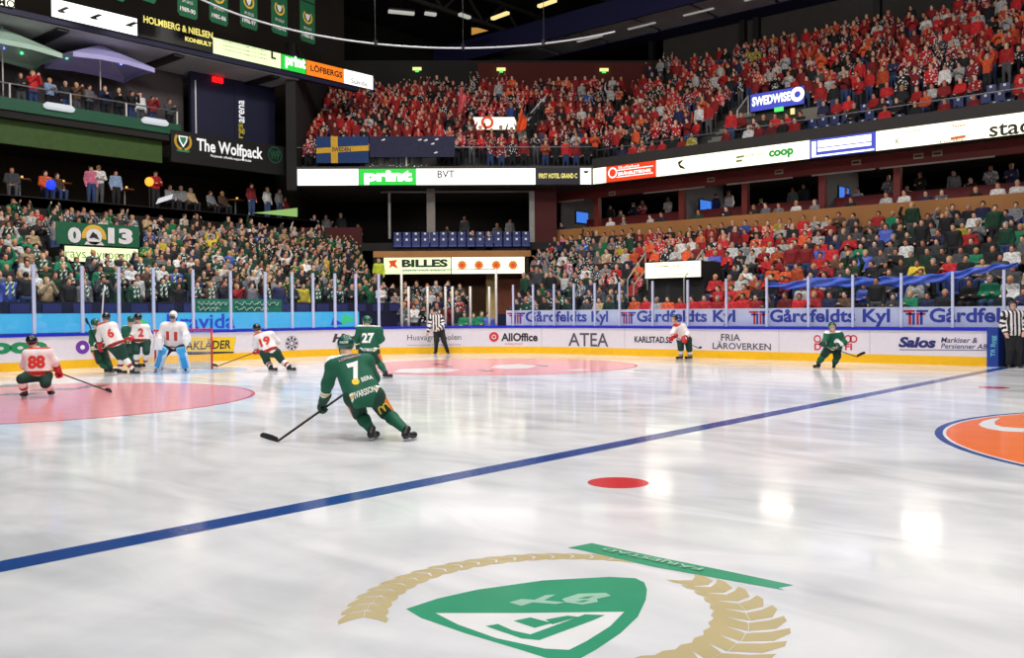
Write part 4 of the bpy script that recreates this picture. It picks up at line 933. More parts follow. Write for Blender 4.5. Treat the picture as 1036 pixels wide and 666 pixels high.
# golden arches on the right thigh
cen = j['hiR']*.35+j['knR']*.65; td = nrm(j['hiR']-j['knR']); ov = nrm(CAMN+rgt*.25); rv = nrm(np.cross(td, ov))
bv = BVHTree.FromPolygons([tuple(x) for x in q['V2']], [tuple(map(int, f)) for f in q['F2']]); b = MB()
for sx in (-1, 1):
    pts = []
    for a in np.linspace(0, math.pi, 13):
        p = cen+rv*(sx*.035+.035*math.cos(a))+td*(.12*math.sin(a)**.8-.06); r = bv.ray_cast(Vector(p+ov*.5), Vector(-ov), 1.0); pts.append(np.array(r[0])+ov*.004 if r[0] is not None else p+ov*.1)
    b.tube(pts, .011, 6)
b.build('arches_print', mat('print_yellow', S(246, 206, 60)), q['po'])
project_text('helmet_print', 'KARLSTAD', *skin([ell(q['hd']+q['M']@np.array([0, -.008, .028]), np.array([.112, .132, .125]), q['M'])], .012, 0), q['hd']+np.array([0, 0, .05]), rgt, np.array([0, 0, 1.0]), CAMN*1.0, .12, .03, c_num, q['ho'], .03)
# --- number 27
t = 23.9
j = JJ(t, dict(hiL=(368, 356, .0), hiR=(379, 356, .0), knL=(370, 367, .2), knR=(383, 366, .12), anL=(372, 379.5, .0), anR=(390.5, 379, -.05), shL=(364.5, 333.5, .05), shR=(383, 334.5, .0), elL=(361, 343, .15), wrL=(362, 351, .3),
     elR=(386, 343, .05), wrR=(381, 349.5, .25), neck=(372.5, 330, .03), head=(371, 325.2, .05)))
p27, q = player(j, fwd*.5-rgt*.85, (fwd*.9-rgt*.2, rgt*.8+fwd*.5), 'person in green number 27 jersey with back turned, behind the number 7', GREEN, '27', 'NYMAN', h=.018)
glove(p27, j['wrR'], fwd, rgt, g_green, .014, 1.1); glove(p27, j['wrL'], fwd-rgt*.3, rgt, g_green, .014, 1.1, -1)
stick((j['wrR']+fwd*.08, j['wrL']+fwd*.08), G(352, 383, .02), G(346, 382, .03), 'hockey stick held by the green number 27')
# --- linesman by the far boards
t = 37.3
j = JJ(t, dict(hiL=(441.5, 335, 0), hiR=(446.5, 335, 0), knL=(441.5, 346, -.1), knR=(449.5, 346, -.1), anL=(441, 355.3, 0), anR=(452.8, 355.3, 0), shL=(435.8, 321.5, -.05), shR=(446, 321.5, .05), elL=(434.5, 329, -.1), wrL=(432.8, 336.5, -.15),
     elR=(448.5, 328.5, -.1), wrR=(443, 333, -.28), neck=(440, 318.5, -.03), head=(438.3, 314.5, -.06)))
pr_, q = player(j, -rgt*.8-fwd*.5, (-rgt*.3-fwd, rgt*.4-fwd), 'person in a black and white striped official shirt standing by the far boards', REF, h=.02, back=None, stripes=True)
for s in 'LR':
    V, F = skin([boxp(j['wr'+s]+nrm(j['wr'+s]-j['el'+s])*.06, [.04, .045, .02], None, .015)]+[cap(j['wr'+s]+nrm(j['wr'+s]-j['el'+s])*.08+rgt*x, j['wr'+s]+nrm(j['wr'+s]-j['el'+s])*.15+rgt*x, .011, .009) for x in (-.036, -.012, .012, .036)]+[cap(j['wr'+s]+rgt*.04, j['wr'+s]+rgt*.07+nrm(j['wr'+s]-j['el'+s])*.06, .012, .01)], .01, .01)
    mesh_obj('hand', V, F, skinm, pr_, True)
# --- official at the right edge
gq = np.array([23.16, 14.3, 0]); s_ = lambda dx, dz, dy=0: gq+rgt*dx+fwd*dy+np.array([0, 0, dz])
j = {k: s_(*v) for k, v in dict(hiL=(-.1, .92), hiR=(.1, .92), knL=(-.11, .5, -.05), knR=(.12, .5, -.05), anL=(-.12, .13), anR=(.14, .13), shL=(-.22, 1.5), shR=(.22, 1.5), elL=(-.29, 1.22, .03), wrL=(-.26, .98, -.1), elR=(.28, 1.22, -.02), wrR=(.2, 1.0, -.16), neck=(0, 1.58), head=(-.02, 1.75, -.03)).items()}
pr2, q = player(j, -fwd*.8-rgt*.4, (-rgt*.4-fwd*.8, rgt*.3-fwd), 'person in a striped official shirt beside the blue gate pad, cut by the frame', REF, h=.02, back=None, stripes=True)
for s in 'LR':
    d = nrm(j['wr'+s]-j['el'+s]); V, F = skin([boxp(j['wr'+s]+d*.06, [.04, .02, .045], None, .015)]+[cap(j['wr'+s]+d*.08+rgt*x, j['wr'+s]+d*.15+rgt*x, .011, .009) for x in (-.036, -.012, .012, .036)]+[cap(j['wr'+s]+rgt*.04, j['wr'+s]+rgt*.07+d*.06, .012, .01)], .01, .01); mesh_obj('hand', V, F, skinm, pr2, True)
# --- number 19
t = 27.0
j = JJ(t, dict(hiL=(267.5, 357.5, 0), hiR=(279.5, 357, .05), knL=(270.5, 367, .2), knR=(285, 365, .15), anL=(274.5, 375, 0), anR=(293, 372, .05), shL=(260, 341.5, .15), shR=(274, 339, .15), elL=(258, 350, .3), wrL=(260, 356, .4), elR=(281, 346, .3), wrR=(280, 345, .5), neck=(264, 337, .2), head=(259.8, 332.5, .22)))
p19, q = player(j, fwd*.6-rgt*.75, (rgt*.6+fwd*.4, rgt*.8+fwd*.4), 'person in white number 19 jersey skating with stick out to the net', WHITE, '19', 'NORD', h=.018)
hd_ = j['wrL']+fwd*.02-rgt*.03; glove(p19, j['wrL'], hd_-j['wrL'], rgt, g_red, .014, 1.1); glove(p19, j['wrR'], fwd, rgt, g_red, .014, 1.1, -1)
stick((J(268, 353, t+.4), hd_), G(220, 370.8, .02), G(213.5, 369.6, .03), 'hockey stick of the white number 19 reaching towards the net')
# --- number 88, crouching left
t = 18.9
j = JJ(t, dict(hiL=(31.5, 380, .1), hiR=(46, 380, .2), knL=(21.5, 384, -.1), knR=(46, 388.5, .05), anL=(25, 396.5, .05), anR=(51, 394.5, .35), shL=(28.5, 358.5, .1), shR=(47.5, 357, .2), elL=(24.5, 370, .25), wrL=(33, 377, .5), elR=(55.5, 366, .3), wrR=(58.5, 374, .45), neck=(36, 354, .2), head=(32.5, 346, .25)))
p88, q = player(j, fwd*.8-rgt*.3, (-rgt*.5+fwd*.5, -rgt*.1+fwd*.5), 'person in white number 88 jersey crouching over a stick in the near circle', WHITE, '88', 'EKLUND', h=.017)
hd_ = J(60, 377, t+.5); glove(p88, j['wrR'], hd_-j['wrR'], rgt-fwd*.1, g_red, .012, 1.2); glove(p88, j['wrL'], fwd, rgt, g_red, .014, 1.1, -1)
stick((J(44, 371.5, t+.45), hd_), G(107, 395, .02), G(114.5, 397, .03), 'long hockey stick of the crouching white number 88')
# --- number 6
t = 25.9
j = JJ(t, dict(hiL=(113.5, 351, 0), hiR=(122, 350.5, .05), knL=(122, 362, .1), knR=(126, 362, .05), anL=(121.5, 374, .1), anR=(134.5, 374.5, .1), shL=(102.5, 331, 0), shR=(114.5, 330, .1), elL=(100, 340, .1), wrL=(101, 350, .3), elR=(119.5, 339, .3), wrR=(112, 345, .5), neck=(107, 326.5, .05), head=(107.5, 321.5, .05)))
p6, q = player(j, fwd*.8-rgt*.2, (rgt*.6+fwd*.2, rgt*.9+fwd*.2), 'person in white number 6 jersey pushing a green player left of the net', WHITE, '6', None, h=.018)
glove(p6, j['wrL'], nrm(j['wrL']-j['elL']), fwd, g_red, .014, 1.2); glove(p6, j['wrR'], fwd, rgt, g_red, .014, 1.1, -1)
stick((J(103, 322, t+.35), J(103.5, 312, t+.35)), J(105, 294, t+.4), J(106.5, 288.5, t+.45), 'white stick raised upright by the white number 6', stick_w, .5)
# --- green player tangled with number 6
t = 26.75
j = JJ(t, dict(hiL=(97, 354, 0), hiR=(105, 354, .05), knL=(100.5, 366, -.15), knR=(108, 364, -.1), anL=(108.5, 375, 0), anR=(112.5, 372, .35), shL=(94, 337, 0), shR=(104.5, 336, .1), elL=(93, 346, .1), wrL=(99.5, 350, -.2), elR=(108, 346, .2), wrR=(106, 350, -.2), neck=(98, 332.5, 0), head=(97, 327.5, -.02)))
pg, q = player(j, fwd*.3+rgt*.9, (rgt*.9+fwd*.1, rgt*.9), 'person in green jersey held by the white number 6', GREEN, None, None, h=.019)
glove(pg, j['wrL'], -fwd+rgt*.3, np.array([0, 0, 1.0]), g_green, .014, 1.1); glove(pg, j['wrR'], -fwd, np.array([0, 0, 1.0]), g_green, .014, 1.1, -1)
stick((J(99.5, 351, t-.25), J(94.5, 338, t-.2)), J(90, 328, t-.2), J(87, 322, t-.2), 'black stick lifted with its blade beside the cyan screen', stick_m, .1)
# --- number 2 and his green opponent
t = 28.5
j = JJ(t, dict(hiL=(137.5, 346.5, 0), hiR=(148, 346.5, .05), knL=(138, 357, -.15), knR=(148, 357, -.1), anL=(138.5, 368.5, 0), anR=(147, 368, .3), shL=(137.5, 330.5, 0), shR=(147.5, 331.5, .1), elL=(134.5, 339, -.1), wrL=(131, 343, -.2), elR=(151.5, 340, .2), wrR=(149, 346, .35), neck=(141, 326.5, 0), head=(139.3, 321.8, -.02)))
p2, q = player(j, fwd*.3-rgt*.9, (rgt*.5-fwd*.3, rgt*.3+fwd*.3), 'person in white number 2 jersey just left of the goal frame', WHITE, '2', None, h=.019)
glove(p2, j['wrL'], -rgt, fwd, g_red, .014, 1.1); glove(p2, j['wrR'], fwd, rgt, g_red, .014, 1.1, -1)
t = 29.6
j = JJ(t, dict(hiL=(128, 348, 0), hiR=(136, 348, .05), knL=(131, 359, -.15), knR=(136.5, 359, -.1), anL=(135, 368.5, 0), anR=(139.5, 368, .2), shL=(126.5, 333.5, 0), shR=(136, 332, .1), elL=(125.5, 341, .1), wrL=(128, 346, -.2), elR=(139, 341, .2), wrR=(137, 346, -.2), neck=(132, 329.5, 0), head=(132.3, 324.5, -.02)))
pg2, q = player(j, fwd*.2-rgt*.9, (rgt*.5-fwd*.4, rgt*.6-fwd*.2), 'person in green jersey half hidden behind the white number 2', GREEN, None, None, h=.02)
glove(pg2, j['wrL'], -fwd, rgt, g_green, .015, 1.1); glove(pg2, j['wrR'], -fwd, rgt, g_green, .015, 1.1, -1)
# --- white player by the side boards
t = 31.9
j = JJ(t, dict(hiL=(688.5, 344.5, 0), hiR=(696, 344, .05), knL=(688.8, 353.5, -.2), knR=(697.5, 354.5, -.15), anL=(688.8, 360.5, 0), anR=(698, 359.8, 0), shL=(683.8, 331, -.15), shR=(691, 331, -.02), elL=(680.5, 337.5, -.3), wrL=(681.5, 341, -.35), elR=(696, 338, -.2), wrR=(692, 344, -.42), neck=(685, 327, -.18), head=(682.3, 322.8, -.25)))
pi_, q = player(j, -fwd*.55-rgt*.8, (-rgt*.9-fwd*.3, -rgt*.9-fwd*.2), 'person in white jersey and red gloves bending by the side boards', WHITE, None, None, h=.018, back=None)
hl, hr = j['wrL']-rgt*.04, j['wrR']-fwd*.05; glove(pi_, j['wrL'], -rgt-np.array([0, 0, .6]), rgt, g_red, .013, 1.25); glove(pi_, j['wrR'], -fwd-np.array([0, 0, .8]), rgt, g_red, .013, 1.25, -1)
stick((J(684, 341.5, t-.42), J(691.5, 346, t-.45)), J(707, 352.6, t-.4), J(710.5, 352.2, t-.5), 'hockey stick lifted by the white player near the side boards', stick_m, .1)
# --- green player by the side boards
t = 26.3
j = JJ(t, dict(hiL=(838, 353, 0), hiR=(846.5, 353, .05), knL=(833.5, 359.5, -.2), knR=(847, 361.5, -.15), anL=(827.5, 368, -.1), anR=(843.8, 369, 0), shL=(837.5, 339, -.15), shR=(849.5, 339.5, -.02), elL=(834, 347, -.25), wrL=(832.5, 348.5, -.5), elR=(854, 347, -.1), wrR=(848, 351, -.4), neck=(842.5, 335.5, -.15), head=(842, 331, -.25)))
pj, q = player(j, -fwd*.95-rgt*.25, (-rgt*.8-fwd*.5, -rgt*.35-fwd*.9), 'person in green jersey skating towards the camera before the side boards', GREEN, None, None, h=.016, back=None)
project_text('chest_emblem', 'o', q['V'], q['F'], q['hipc']+q['spine']*q['L']*.6, q['rv'], q['spine'], q['out'], .2, .2, c_num, q['jo'], .12)
glove(pj, j['wrL'], -fwd-rgt*.4, rgt, g_green, .012, 1.2); glove(pj, j['wrR'], -fwd-np.array([0, 0, .5]), rgt, g_green, .012, 1.2, -1)
stick((J(832, 349, t-.6), J(847, 353.5, t-.5)), J(867, 361.3, t-.3), J(874.5, 357.3, t-.1), 'hockey stick swung out by the green player before the side boards', stick_m, .1)
# --- goaltender
t = 26.9
j = JJ(t, dict(hiL=(171.5, 350.5, .25), hiR=(181, 350.5, .25), knL=(167, 357, .0), knR=(184.5, 357, .0), anL=(162, 371, .25), anR=(188, 371.5, .25), shL=(167, 330.5, .05), shR=(184, 330.5, .05), elL=(162, 340, .0), wrL=(161, 348, -.25), elR=(188, 338, .0), wrR=(189.5, 343.5, -.25), neck=(175.3, 326, .05), head=(175.2, 319.8, -.02)))
WG = dict(WHITE); WG['sec'] = j_white; WG['third'] = c_red; WG['shorts'] = c_black
pgk, q = player(j, -fwd*.98+rgt*.1, (-rgt*.3-fwd, rgt*.3-fwd), 'person in white goaltender kit with pale blue leg pads before the net', WG, '11', None, h=.018, back=None, helmet=h_white, fat=1.18, goalie=True)
M = q['M']; hd = q['hd']; V, F = skin([ell(hd+M@np.array([0, .055, -.03]), [.082, .075, .088], M)], .016, 0); mesh_obj('mask_opening', V, F, c_black, q['ho'], True)
b = MB()
for x in (-.06, -.03, 0, .03, .06): b.tube([hd+M@np.array([x, .13-.5*x*x*4, .05]), hd+M@np.array([x, .15-.5*x*x*4, -.03]), hd+M@np.array([x*.8, .13-.5*x*x*4, -.13])], .005, 5)
for z in (.03, -.02, -.07): b.tube([hd+M@np.array([x, .147-2.2*x*x, z]) for x in (-.08, -.04, 0, .04, .08)], .005, 5)
b.build('mask_cage', steel, q['ho'])
for s, sg in (('L', -1), ('R', 1)):
    k, a = j['kn'+s], j['an'+s]; d = nrm(a-k); k2 = k-d*.24; f2 = nrm(-fwd+rgt*sg*.25); f2 = nrm(f2-d*(f2@d)); r2 = np.cross(d, f2); c = (k2+a)/2+f2*.1; hl_ = np.linalg.norm(a-k2)/2
    V, F = skin([boxp(c, [.135, hl_, .055], np.stack([r2, d, f2], 1), .04), boxp(a+f2*.12+d*.02, [.12, .06, .07], np.stack([r2, d, f2], 1), .04), boxp(k+f2*.13, [.13, .08, .06], np.stack([r2, d, f2], 1), .03)], .018, .03)
    cen = V[F].mean(1); x = np.abs((cen-c)@r2); y = (cen-c)@d; mi = np.where((x < .085) & (np.abs(y) < hl_*.9), 1, 0); mi = np.where((np.abs(x-.0) < .12) & (y < -hl_*.55), 1, mi)
    mesh_obj('leg_pad', V, F, pad_white, pgk, True, [pad_white, pad_blue], mi)
d = nrm([0, 0, -1]); c = j['wrL']-fwd*.06; V, F = skin([boxp(c, [.11, .035, .18], np.stack([rgt, fwd, [0, 0, 1.0]], 1), .02)]+[cap(c+fwd*.05+rgt*x+[0, 0, -.1], c+fwd*.06+rgt*x+[0, 0, -.17], .02, .017) for x in (-.06, -.02, .02, .06)]+[cap(c+fwd*.05+rgt*.07, c+fwd*.05+rgt*.1+[0, 0, -.09], .022, .018)], .013, .02); mesh_obj('blocker', V, F, pad_white, pgk, True)
c = j['wrR']-fwd*.08+np.array([0, 0, .02]); V, F = skin([ell(c, [.13, .05, .16], np.stack([rgt, fwd, [0, 0, 1.0]], 1)), cap(c+[0, 0, -.14], c+[0, 0, -.02], .07, .08), cap(c+rgt*.1, c+rgt*.07+[0, 0, .17], .03, .025), cap(c-rgt*.1, c-rgt*.08+[0, 0, .14], .035, .028)], .014, .03); mesh_obj('catching_glove', V, F, pad_white, pgk, True)
ha = j['wrL']-fwd*.12; o = empty('goaltender_stick', tuple(G(164, 373, 0))); tag(o, 'broad white goaltender stick resting on the ice before the pads', 'hockey stick')
hl2 = G(163.5, 373.8, .03); MB().bar(ha+np.array([0, 0, .35])-rgt*.1, ha, .03, .022).build('shaft', stick_w, o); MB().bar(ha, hl2, .08, .022, up=tuple(-fwd)).build('paddle', stick_w, o); MB().bar(hl2+[0, 0, .02], G(178.5, 374.5, .05), .024, .1).build('blade', stick_w, o)

# ================================================================== THE GOAL
go = empty('goal', (4.0, 0, 0)); tag(go, 'red goal frame with white net behind the goaltender', 'goal')
gred = mat('goal_red', S(206, 44, 36), .35, var=.05); netm = mat('net_cord', S(226, 226, 228), .8, var=.03); gpad = mat('goal_skirt', S(232, 230, 224), .6, var=.04)
MB().tube([(4, -.915, 0), (4, -.915, 1.22)], .03, 10).build('post', gred, go, True); MB().tube([(4, .915, 0), (4, .915, 1.22)], .03, 10).build('post', gred, go, True)
MB().tube([(4, -.945, 1.22), (4, .945, 1.22)], .03, 10).build('crossbar', gred, go, True)
bp = [(4, -.915, .03), (3.5, -.96, .03), (3.08, -.7, .03), (2.95, 0, .03), (3.08, .7, .03), (3.5, .96, .03), (4, .915, .03)]
MB().tube(bp, .025, 8).build('base_frame', gpad, go, True)
MB().tube([(4, -.6, 1.22), (3.62, -.55, 1.2), (3.5, 0, 1.2), (3.62, .55, 1.2), (4, .6, 1.22)], .018, 8).build('top_frame', gred, go, True)
tp = [(4, -.915, 1.22), (3.75, -.75, 1.2), (3.6, -.55, 1.2), (3.5, 0, 1.2), (3.6, .55, 1.2), (3.75, .75, 1.2), (4, .915, 1.22)]
b = MB()
def along(P, t):
    P = np.array(P, float); t *= len(P)-1; i = min(int(t), len(P)-2); return P[i]+(P[i+1]-P[i])*(t-i)
for i in range(41): b.tube([along(bp, i/40), along(tp, i/40)], .0035, 4)
for k in range(1, 15):
    f = k/15; b.tube([along(bp, i/24)*(1-f)+along(tp, i/24)*f for i in range(25)], .0035, 4)
for i in range(1, 12): y = -.55+1.1*i/12; b.tube([(4, y*1.5, 1.22), (3.58, y, 1.2)], .0035, 4)
b.build('net', netm, go)
slabv = MB(); 
for i in range(len(bp)-1): slabv.bar(np.array(bp[i])+[0, 0, .09], np.array(bp[i+1])+[0, 0, .09], .008, .16)
slabv.build('net_skirt', gpad, go)

# ================================================================== THE SPECTATORS
def spec_prims(pose):
    seated = pose.startswith('seat'); P = []
    L = lambda *a: A3(a)
    hz = .46 if seated else .92; sz = .98 if seated else 1.42; sy = -.04 if seated else 0; hd = L(0, sy+.03, sz+.21)
    body = []
    for s in (-1, 1):
        hip = L(s*.1, 0, hz); kn = L(s*.13, .43, .5) if seated else L(s*.11, .02, .5); an = L(s*.13, .40, .09) if seated else L(s*.11, -.02, .09)
        P += [cap(hip, kn, .098, .07, 2), cap(kn, an, .068, .05, 2), cap(an-[0, .03, .03], an+[0, .13, -.05], .045, .04, 3)]
        sh = L(s*.185, sy, sz)
        arm = {'down': (L(s*.25, -.03, sz-.28), L(s*.24, .08, sz-.52)), 'cross': (L(s*.26, .06, sz-.26), L(-s*.06, .24, sz-.22+.03*s)), 'clap': (L(s*.26, .12, sz-.25), L(s*.045, .34, sz-.1)),
               'up': (L(s*.3, .05, sz+.2), L(s*.2, .1, sz+.46)), 'one': (L(s*.29, .06, sz+.2), L(s*.24, .12, sz+.46)) if s > 0 else (L(s*.25, -.03, sz-.28), L(s*.24, .1, sz-.5)),
               'phone': (L(s*.24, .18, sz-.16), L(s*.05, .36, sz+.1)), 'seat_lap': (L(s*.25, .05, sz-.27), L(s*.09, .3, sz-.4)), 'seat_clap': (L(s*.26, .12, sz-.24), L(s*.045, .34, sz-.12)), 'seat_cross': (L(s*.26, .06, sz-.26), L(-s*.06, .22, sz-.24+.03*s)),
               'seat_up': (L(s*.3, .05, sz+.18), L(s*.2, .1, sz+.44))}[pose]
        P += [cap(sh, arm[0], .066, .054, 1), cap(arm[0], arm[1], .054, .042, 1)]
        d = nrm(arm[1]-arm[0]); P += [cap(arm[1]+d*.03, arm[1]+d*.1, .036, .03, 0), cap(arm[1]+d*.04, arm[1]+d*.09+L(-s*.035, .01, 0), .016, .012, 0)]
    P += [cap(L(-.17, sy, sz), L(.17, sy, sz), .085, .085, 1), cap(L(-.07, sy, sz-.06), L(-.06, 0, hz+.1), .13, .125, 1), cap(L(.07, sy, sz-.06), L(.06, 0, hz+.1), .13, .125, 1), cap(L(-.08, 0, hz), L(.08, 0, hz), .115, .115, 2),
          cap(L(0, sy, sz+.05), hd-[0, 0, .06], .058, .052, 0)]
    hp = [x[:5]+(0,) for x in head_prims(hd, (0, 1, 0))]; hair = ell(hd+[0, -.018, .03], [.09, .098, .103], None, 4)
    return P, hp, hair, hd
TPL = {}
for pose in ('down', 'cross', 'clap', 'up', 'one', 'phone', 'seat_lap', 'seat_clap', 'seat_cross', 'seat_up'):
    P, hp, hair, hd = spec_prims(pose)
    cut = lambda q, hd=hd: np.maximum((q-hd)[:, 1]-.05-.4*np.maximum((q-hd)[:, 2]-.02, 0), -(q-hd)[:, 2]-.05+.0*q[:, 0])
    bodyV, bodyF = skin(P+hp, .026, .03); 
    top = [x for x in P if x[5] == 1]; tr = [x for x in P if x[5] == 2]; shoe = [x for x in P if x[5] == 3]
    meshes = {}
    for nm, (V, F), m in (('person', (bodyV, bodyF), skinm), ('jacket', skin(top, .026, .03, .014), c_black), ('trousers', skin(tr, .028, .03, .012), c_black), ('shoes', skin(shoe, .026, .02, .01), c_black), ('hair', skin([hair], .022, 0, .006, cut), hairm)):
        me = bpy.data.meshes.new(nm); me.from_pydata(V.tolist(), [], [tuple(map(int, f)) for f in F]); me.materials.append(m); me.polygons.foreach_set('use_smooth', np.ones(len(F), bool)); meshes[nm] = me
    allp = P+[x for x in hp[:2]]+[hair]; lv, lf = skin(allp, .058, .02, .008); ll = labels(allp, lv, lf)
    TPL[pose] = (meshes, lv, lf, ll)
C8 = {'black': (30, 30, 34), 'dark green': (20, 66, 46), 'green': (14, 112, 70), 'white': (222, 222, 222), 'grey': (130, 132, 138), 'dark grey': (70, 72, 78), 'navy': (34, 42, 84), 'blue': (52, 90, 176), 'red': (206, 38, 44), 'dark red': (138, 28, 34),
      'orange': (236, 96, 50), 'yellow': (226, 200, 60), 'beige': (190, 164, 128), 'brown': (96, 70, 52), 'pink': (222, 120, 150), 'purple': (92, 60, 128), 'pale blue': (150, 176, 214), 'hi-vis yellow': (206, 236, 60)}
HAIR = {'brown hair': (70, 48, 36), 'dark hair': (34, 28, 26), 'blond hair': (196, 160, 100), 'grey hair': (150, 146, 142), 'black cap': (22, 22, 26), 'green cap': (16, 90, 60), 'red cap': (190, 36, 40), 'white cap': (222, 222, 222)}
TROU = {'dark trousers': (34, 34, 42), 'blue jeans': (56, 76, 122), 'grey trousers': (90, 90, 94)}
SKIN = [(226, 176, 150), (214, 160, 132), (232, 186, 162), (190, 134, 106), (206, 140, 116)]
def pick(w): 
    x = R.random()*sum(q for _, q in w)
    for n, q in w:
        x -= q
        if x <= 0: return n
    return w[-1][0]
W_END = [('dark green', 24), ('green', 9), ('black', 26), ('white', 13), ('grey', 8), ('dark grey', 9), ('navy', 5), ('beige', 2), ('brown', 2), ('blue', 1), ('red', 1), ('yellow', 1)]
W_MIX = [('black', 30), ('dark grey', 12), ('grey', 8), ('navy', 10), ('white', 10), ('dark green', 8), ('green', 4), ('brown', 6), ('beige', 5), ('blue', 3), ('red', 4), ('pink', 1), ('yellow', 1)]
W_RED = [('red', 34), ('orange', 12), ('black', 16), ('white', 12), ('dark red', 10), ('navy', 4), ('blue', 3), ('grey', 4), ('yellow', 1)]
W_FAN = [('red', 34), ('dark red', 22), ('black', 22), ('orange', 8), ('white', 8), ('dark grey', 4), ('navy', 2), ('yellow', 1)]
W_COR = [('red', 28), ('dark red', 44), ('black', 18), ('orange', 4), ('white', 4), ('blue', 1)]
HW = [('brown hair', 36), ('dark hair', 26), ('blond hair', 18), ('grey hair', 8), ('black cap', 7)]
people = []
def person(x, y, z, rz, pose, topw, sec, row, where, hairw=HW, force=False, skip=()):
    hz = z+(1.2 if pose.startswith('seat') else 1.6); px, py, d = proj((x, y, hz))
    if px < -55 or px > W_+60 or py < -60: return
    for (a, b, c, e) in skip:
        if a < px < b and c < py < e: return
    top = topw if isinstance(topw, str) else pick(topw)
    people.append(dict(p=(x, y, z), rz=rz+R.uniform(-.35, .35), pose=pose, top=top, hair=pick(hairw), tr=pick([('dark trousers', 6), ('blue jeans', 3), ('grey trousers', 1)]), sk=R.randrange(5), sc=R.uniform(.94, 1.06), sec=sec, row=row, px=px, py=py, d=d, where=where, force=force))
# end stand: standing supporters
VIS = [(60, 145, 222, 272)]
for k in range(NEND):
    u = -1.75-.75*k; v = -9.6+R.random()*.3; n = 0
    while v < vmax_end(u)-.5:
        if k < 12 or R.random() < .6:
            if not (k == 4 and False): person(u+R.uniform(-.12, .12), v, zf_end(k), -math.pi/2, pick([('down', 30), ('cross', 20), ('clap', 24), ('phone', 8), ('up', 6), ('one', 5)]), W_END, 'end', k, 'end stand', skip=[(38, 146, 226, 268)] if k >= 5 else [(62, 143, 246, 258)])
        v += R.uniform(.50, .66)
# side stand: seated
for k in range(NSIDE):
    v = 16.47+.86*k; u = umin_side(v)+.3+R.random()*.2
    while u < 27:
        px = proj((u, v, 2))[0]
        w = W_MIX if px < 640 else (W_RED if px < 840 else W_MIX)
        if px < 640 and R.random() < .18: w = W_END
        dens = .93 if not (880 < px < 1000 and k in (1, 2)) else .55
        if k in (1, 2, 3, 4) and V_SIDEL.uv(652.5, 273)[0]-.45 < u < V_SIDEL.uv(709.5, 273)[0]+.45 and 17.2 < v < 20.0: dens = 0
        if R.random() < dens: person(u, v+R.uniform(-.06, .06), zf_side(k), math.pi, pick([('seat_lap', 44), ('seat_clap', 22), ('seat_cross', 22), ('seat_up', 3), ('down', 7 if k < 8 else 1)]), w, 'side', k, 'side stand', skip=[(646, 714, 258, 285)] if k >= 4 else ([(646, 716, 250, 312)] if k >= 2 else []))
        u += R.uniform(.50, .60)
# upper side stand
for k in range(NUP):
    v = 25.6+.8*k; u = 1.34-.35*(v-24.5)+.2
    while u < 26:
        px, py, _ = proj((u, v, zf_up(k)+1.3)); dens = .92
        if px > 815 and k < 3: dens = (.35, .3, .55)[k]
        if 700 < px < 752 and k < 6 and abs(px-(712+8*k)) < 18: dens = 0
        if px < 740 and k > 11: dens = .55
        if px > 560 and R.random() < dens: person(u, v+R.uniform(-.1, .1), zf_up(k), math.pi, pick([('down', 34), ('clap', 24), ('cross', 16), ('up', 8), ('one', 5), ('seat_lap', 14)]) if k > 2 or (px < 815 and k > 0 and not 745 < px) else 'seat_lap', W_FAN, 'upper', k, 'upper side stand', HW+[('red cap', 8)], skip=[(752, 826, 82, 127)] if k >= 2 else [])
        u += R.uniform(.52, .66)
# upper corner
for k in range(NCOR):
    o = -1.1-.8*k; u = .3+R.random()*.2
    while u < DL+.35*(-o)-.3:
        x, y = dxy(u, o); px, py, _ = proj((x, y, zf_up(k)+1.3)); dens = .95
        if px < 560 and k == 11: dens = .5
        if 375 < px < 490 and k == 0: dens = .4
        if 535 < px < 551 and k < 8: dens = .15
        if R.random() < dens: person(x, y, zf_up(k), math.atan2(DN[1], DN[0])-math.pi/2, pick([('down', 30), ('clap', 24), ('up', 14), ('one', 8), ('cross', 14)]), W_COR, 'corner', k, 'upper corner stand', HW+[('red cap', 10)], skip=[(474, 528, 110, 132)] if k >= 5 else ([(480, 524, 116, 128)] if k >= 3 else []))
        u += R.uniform(.50, .62)
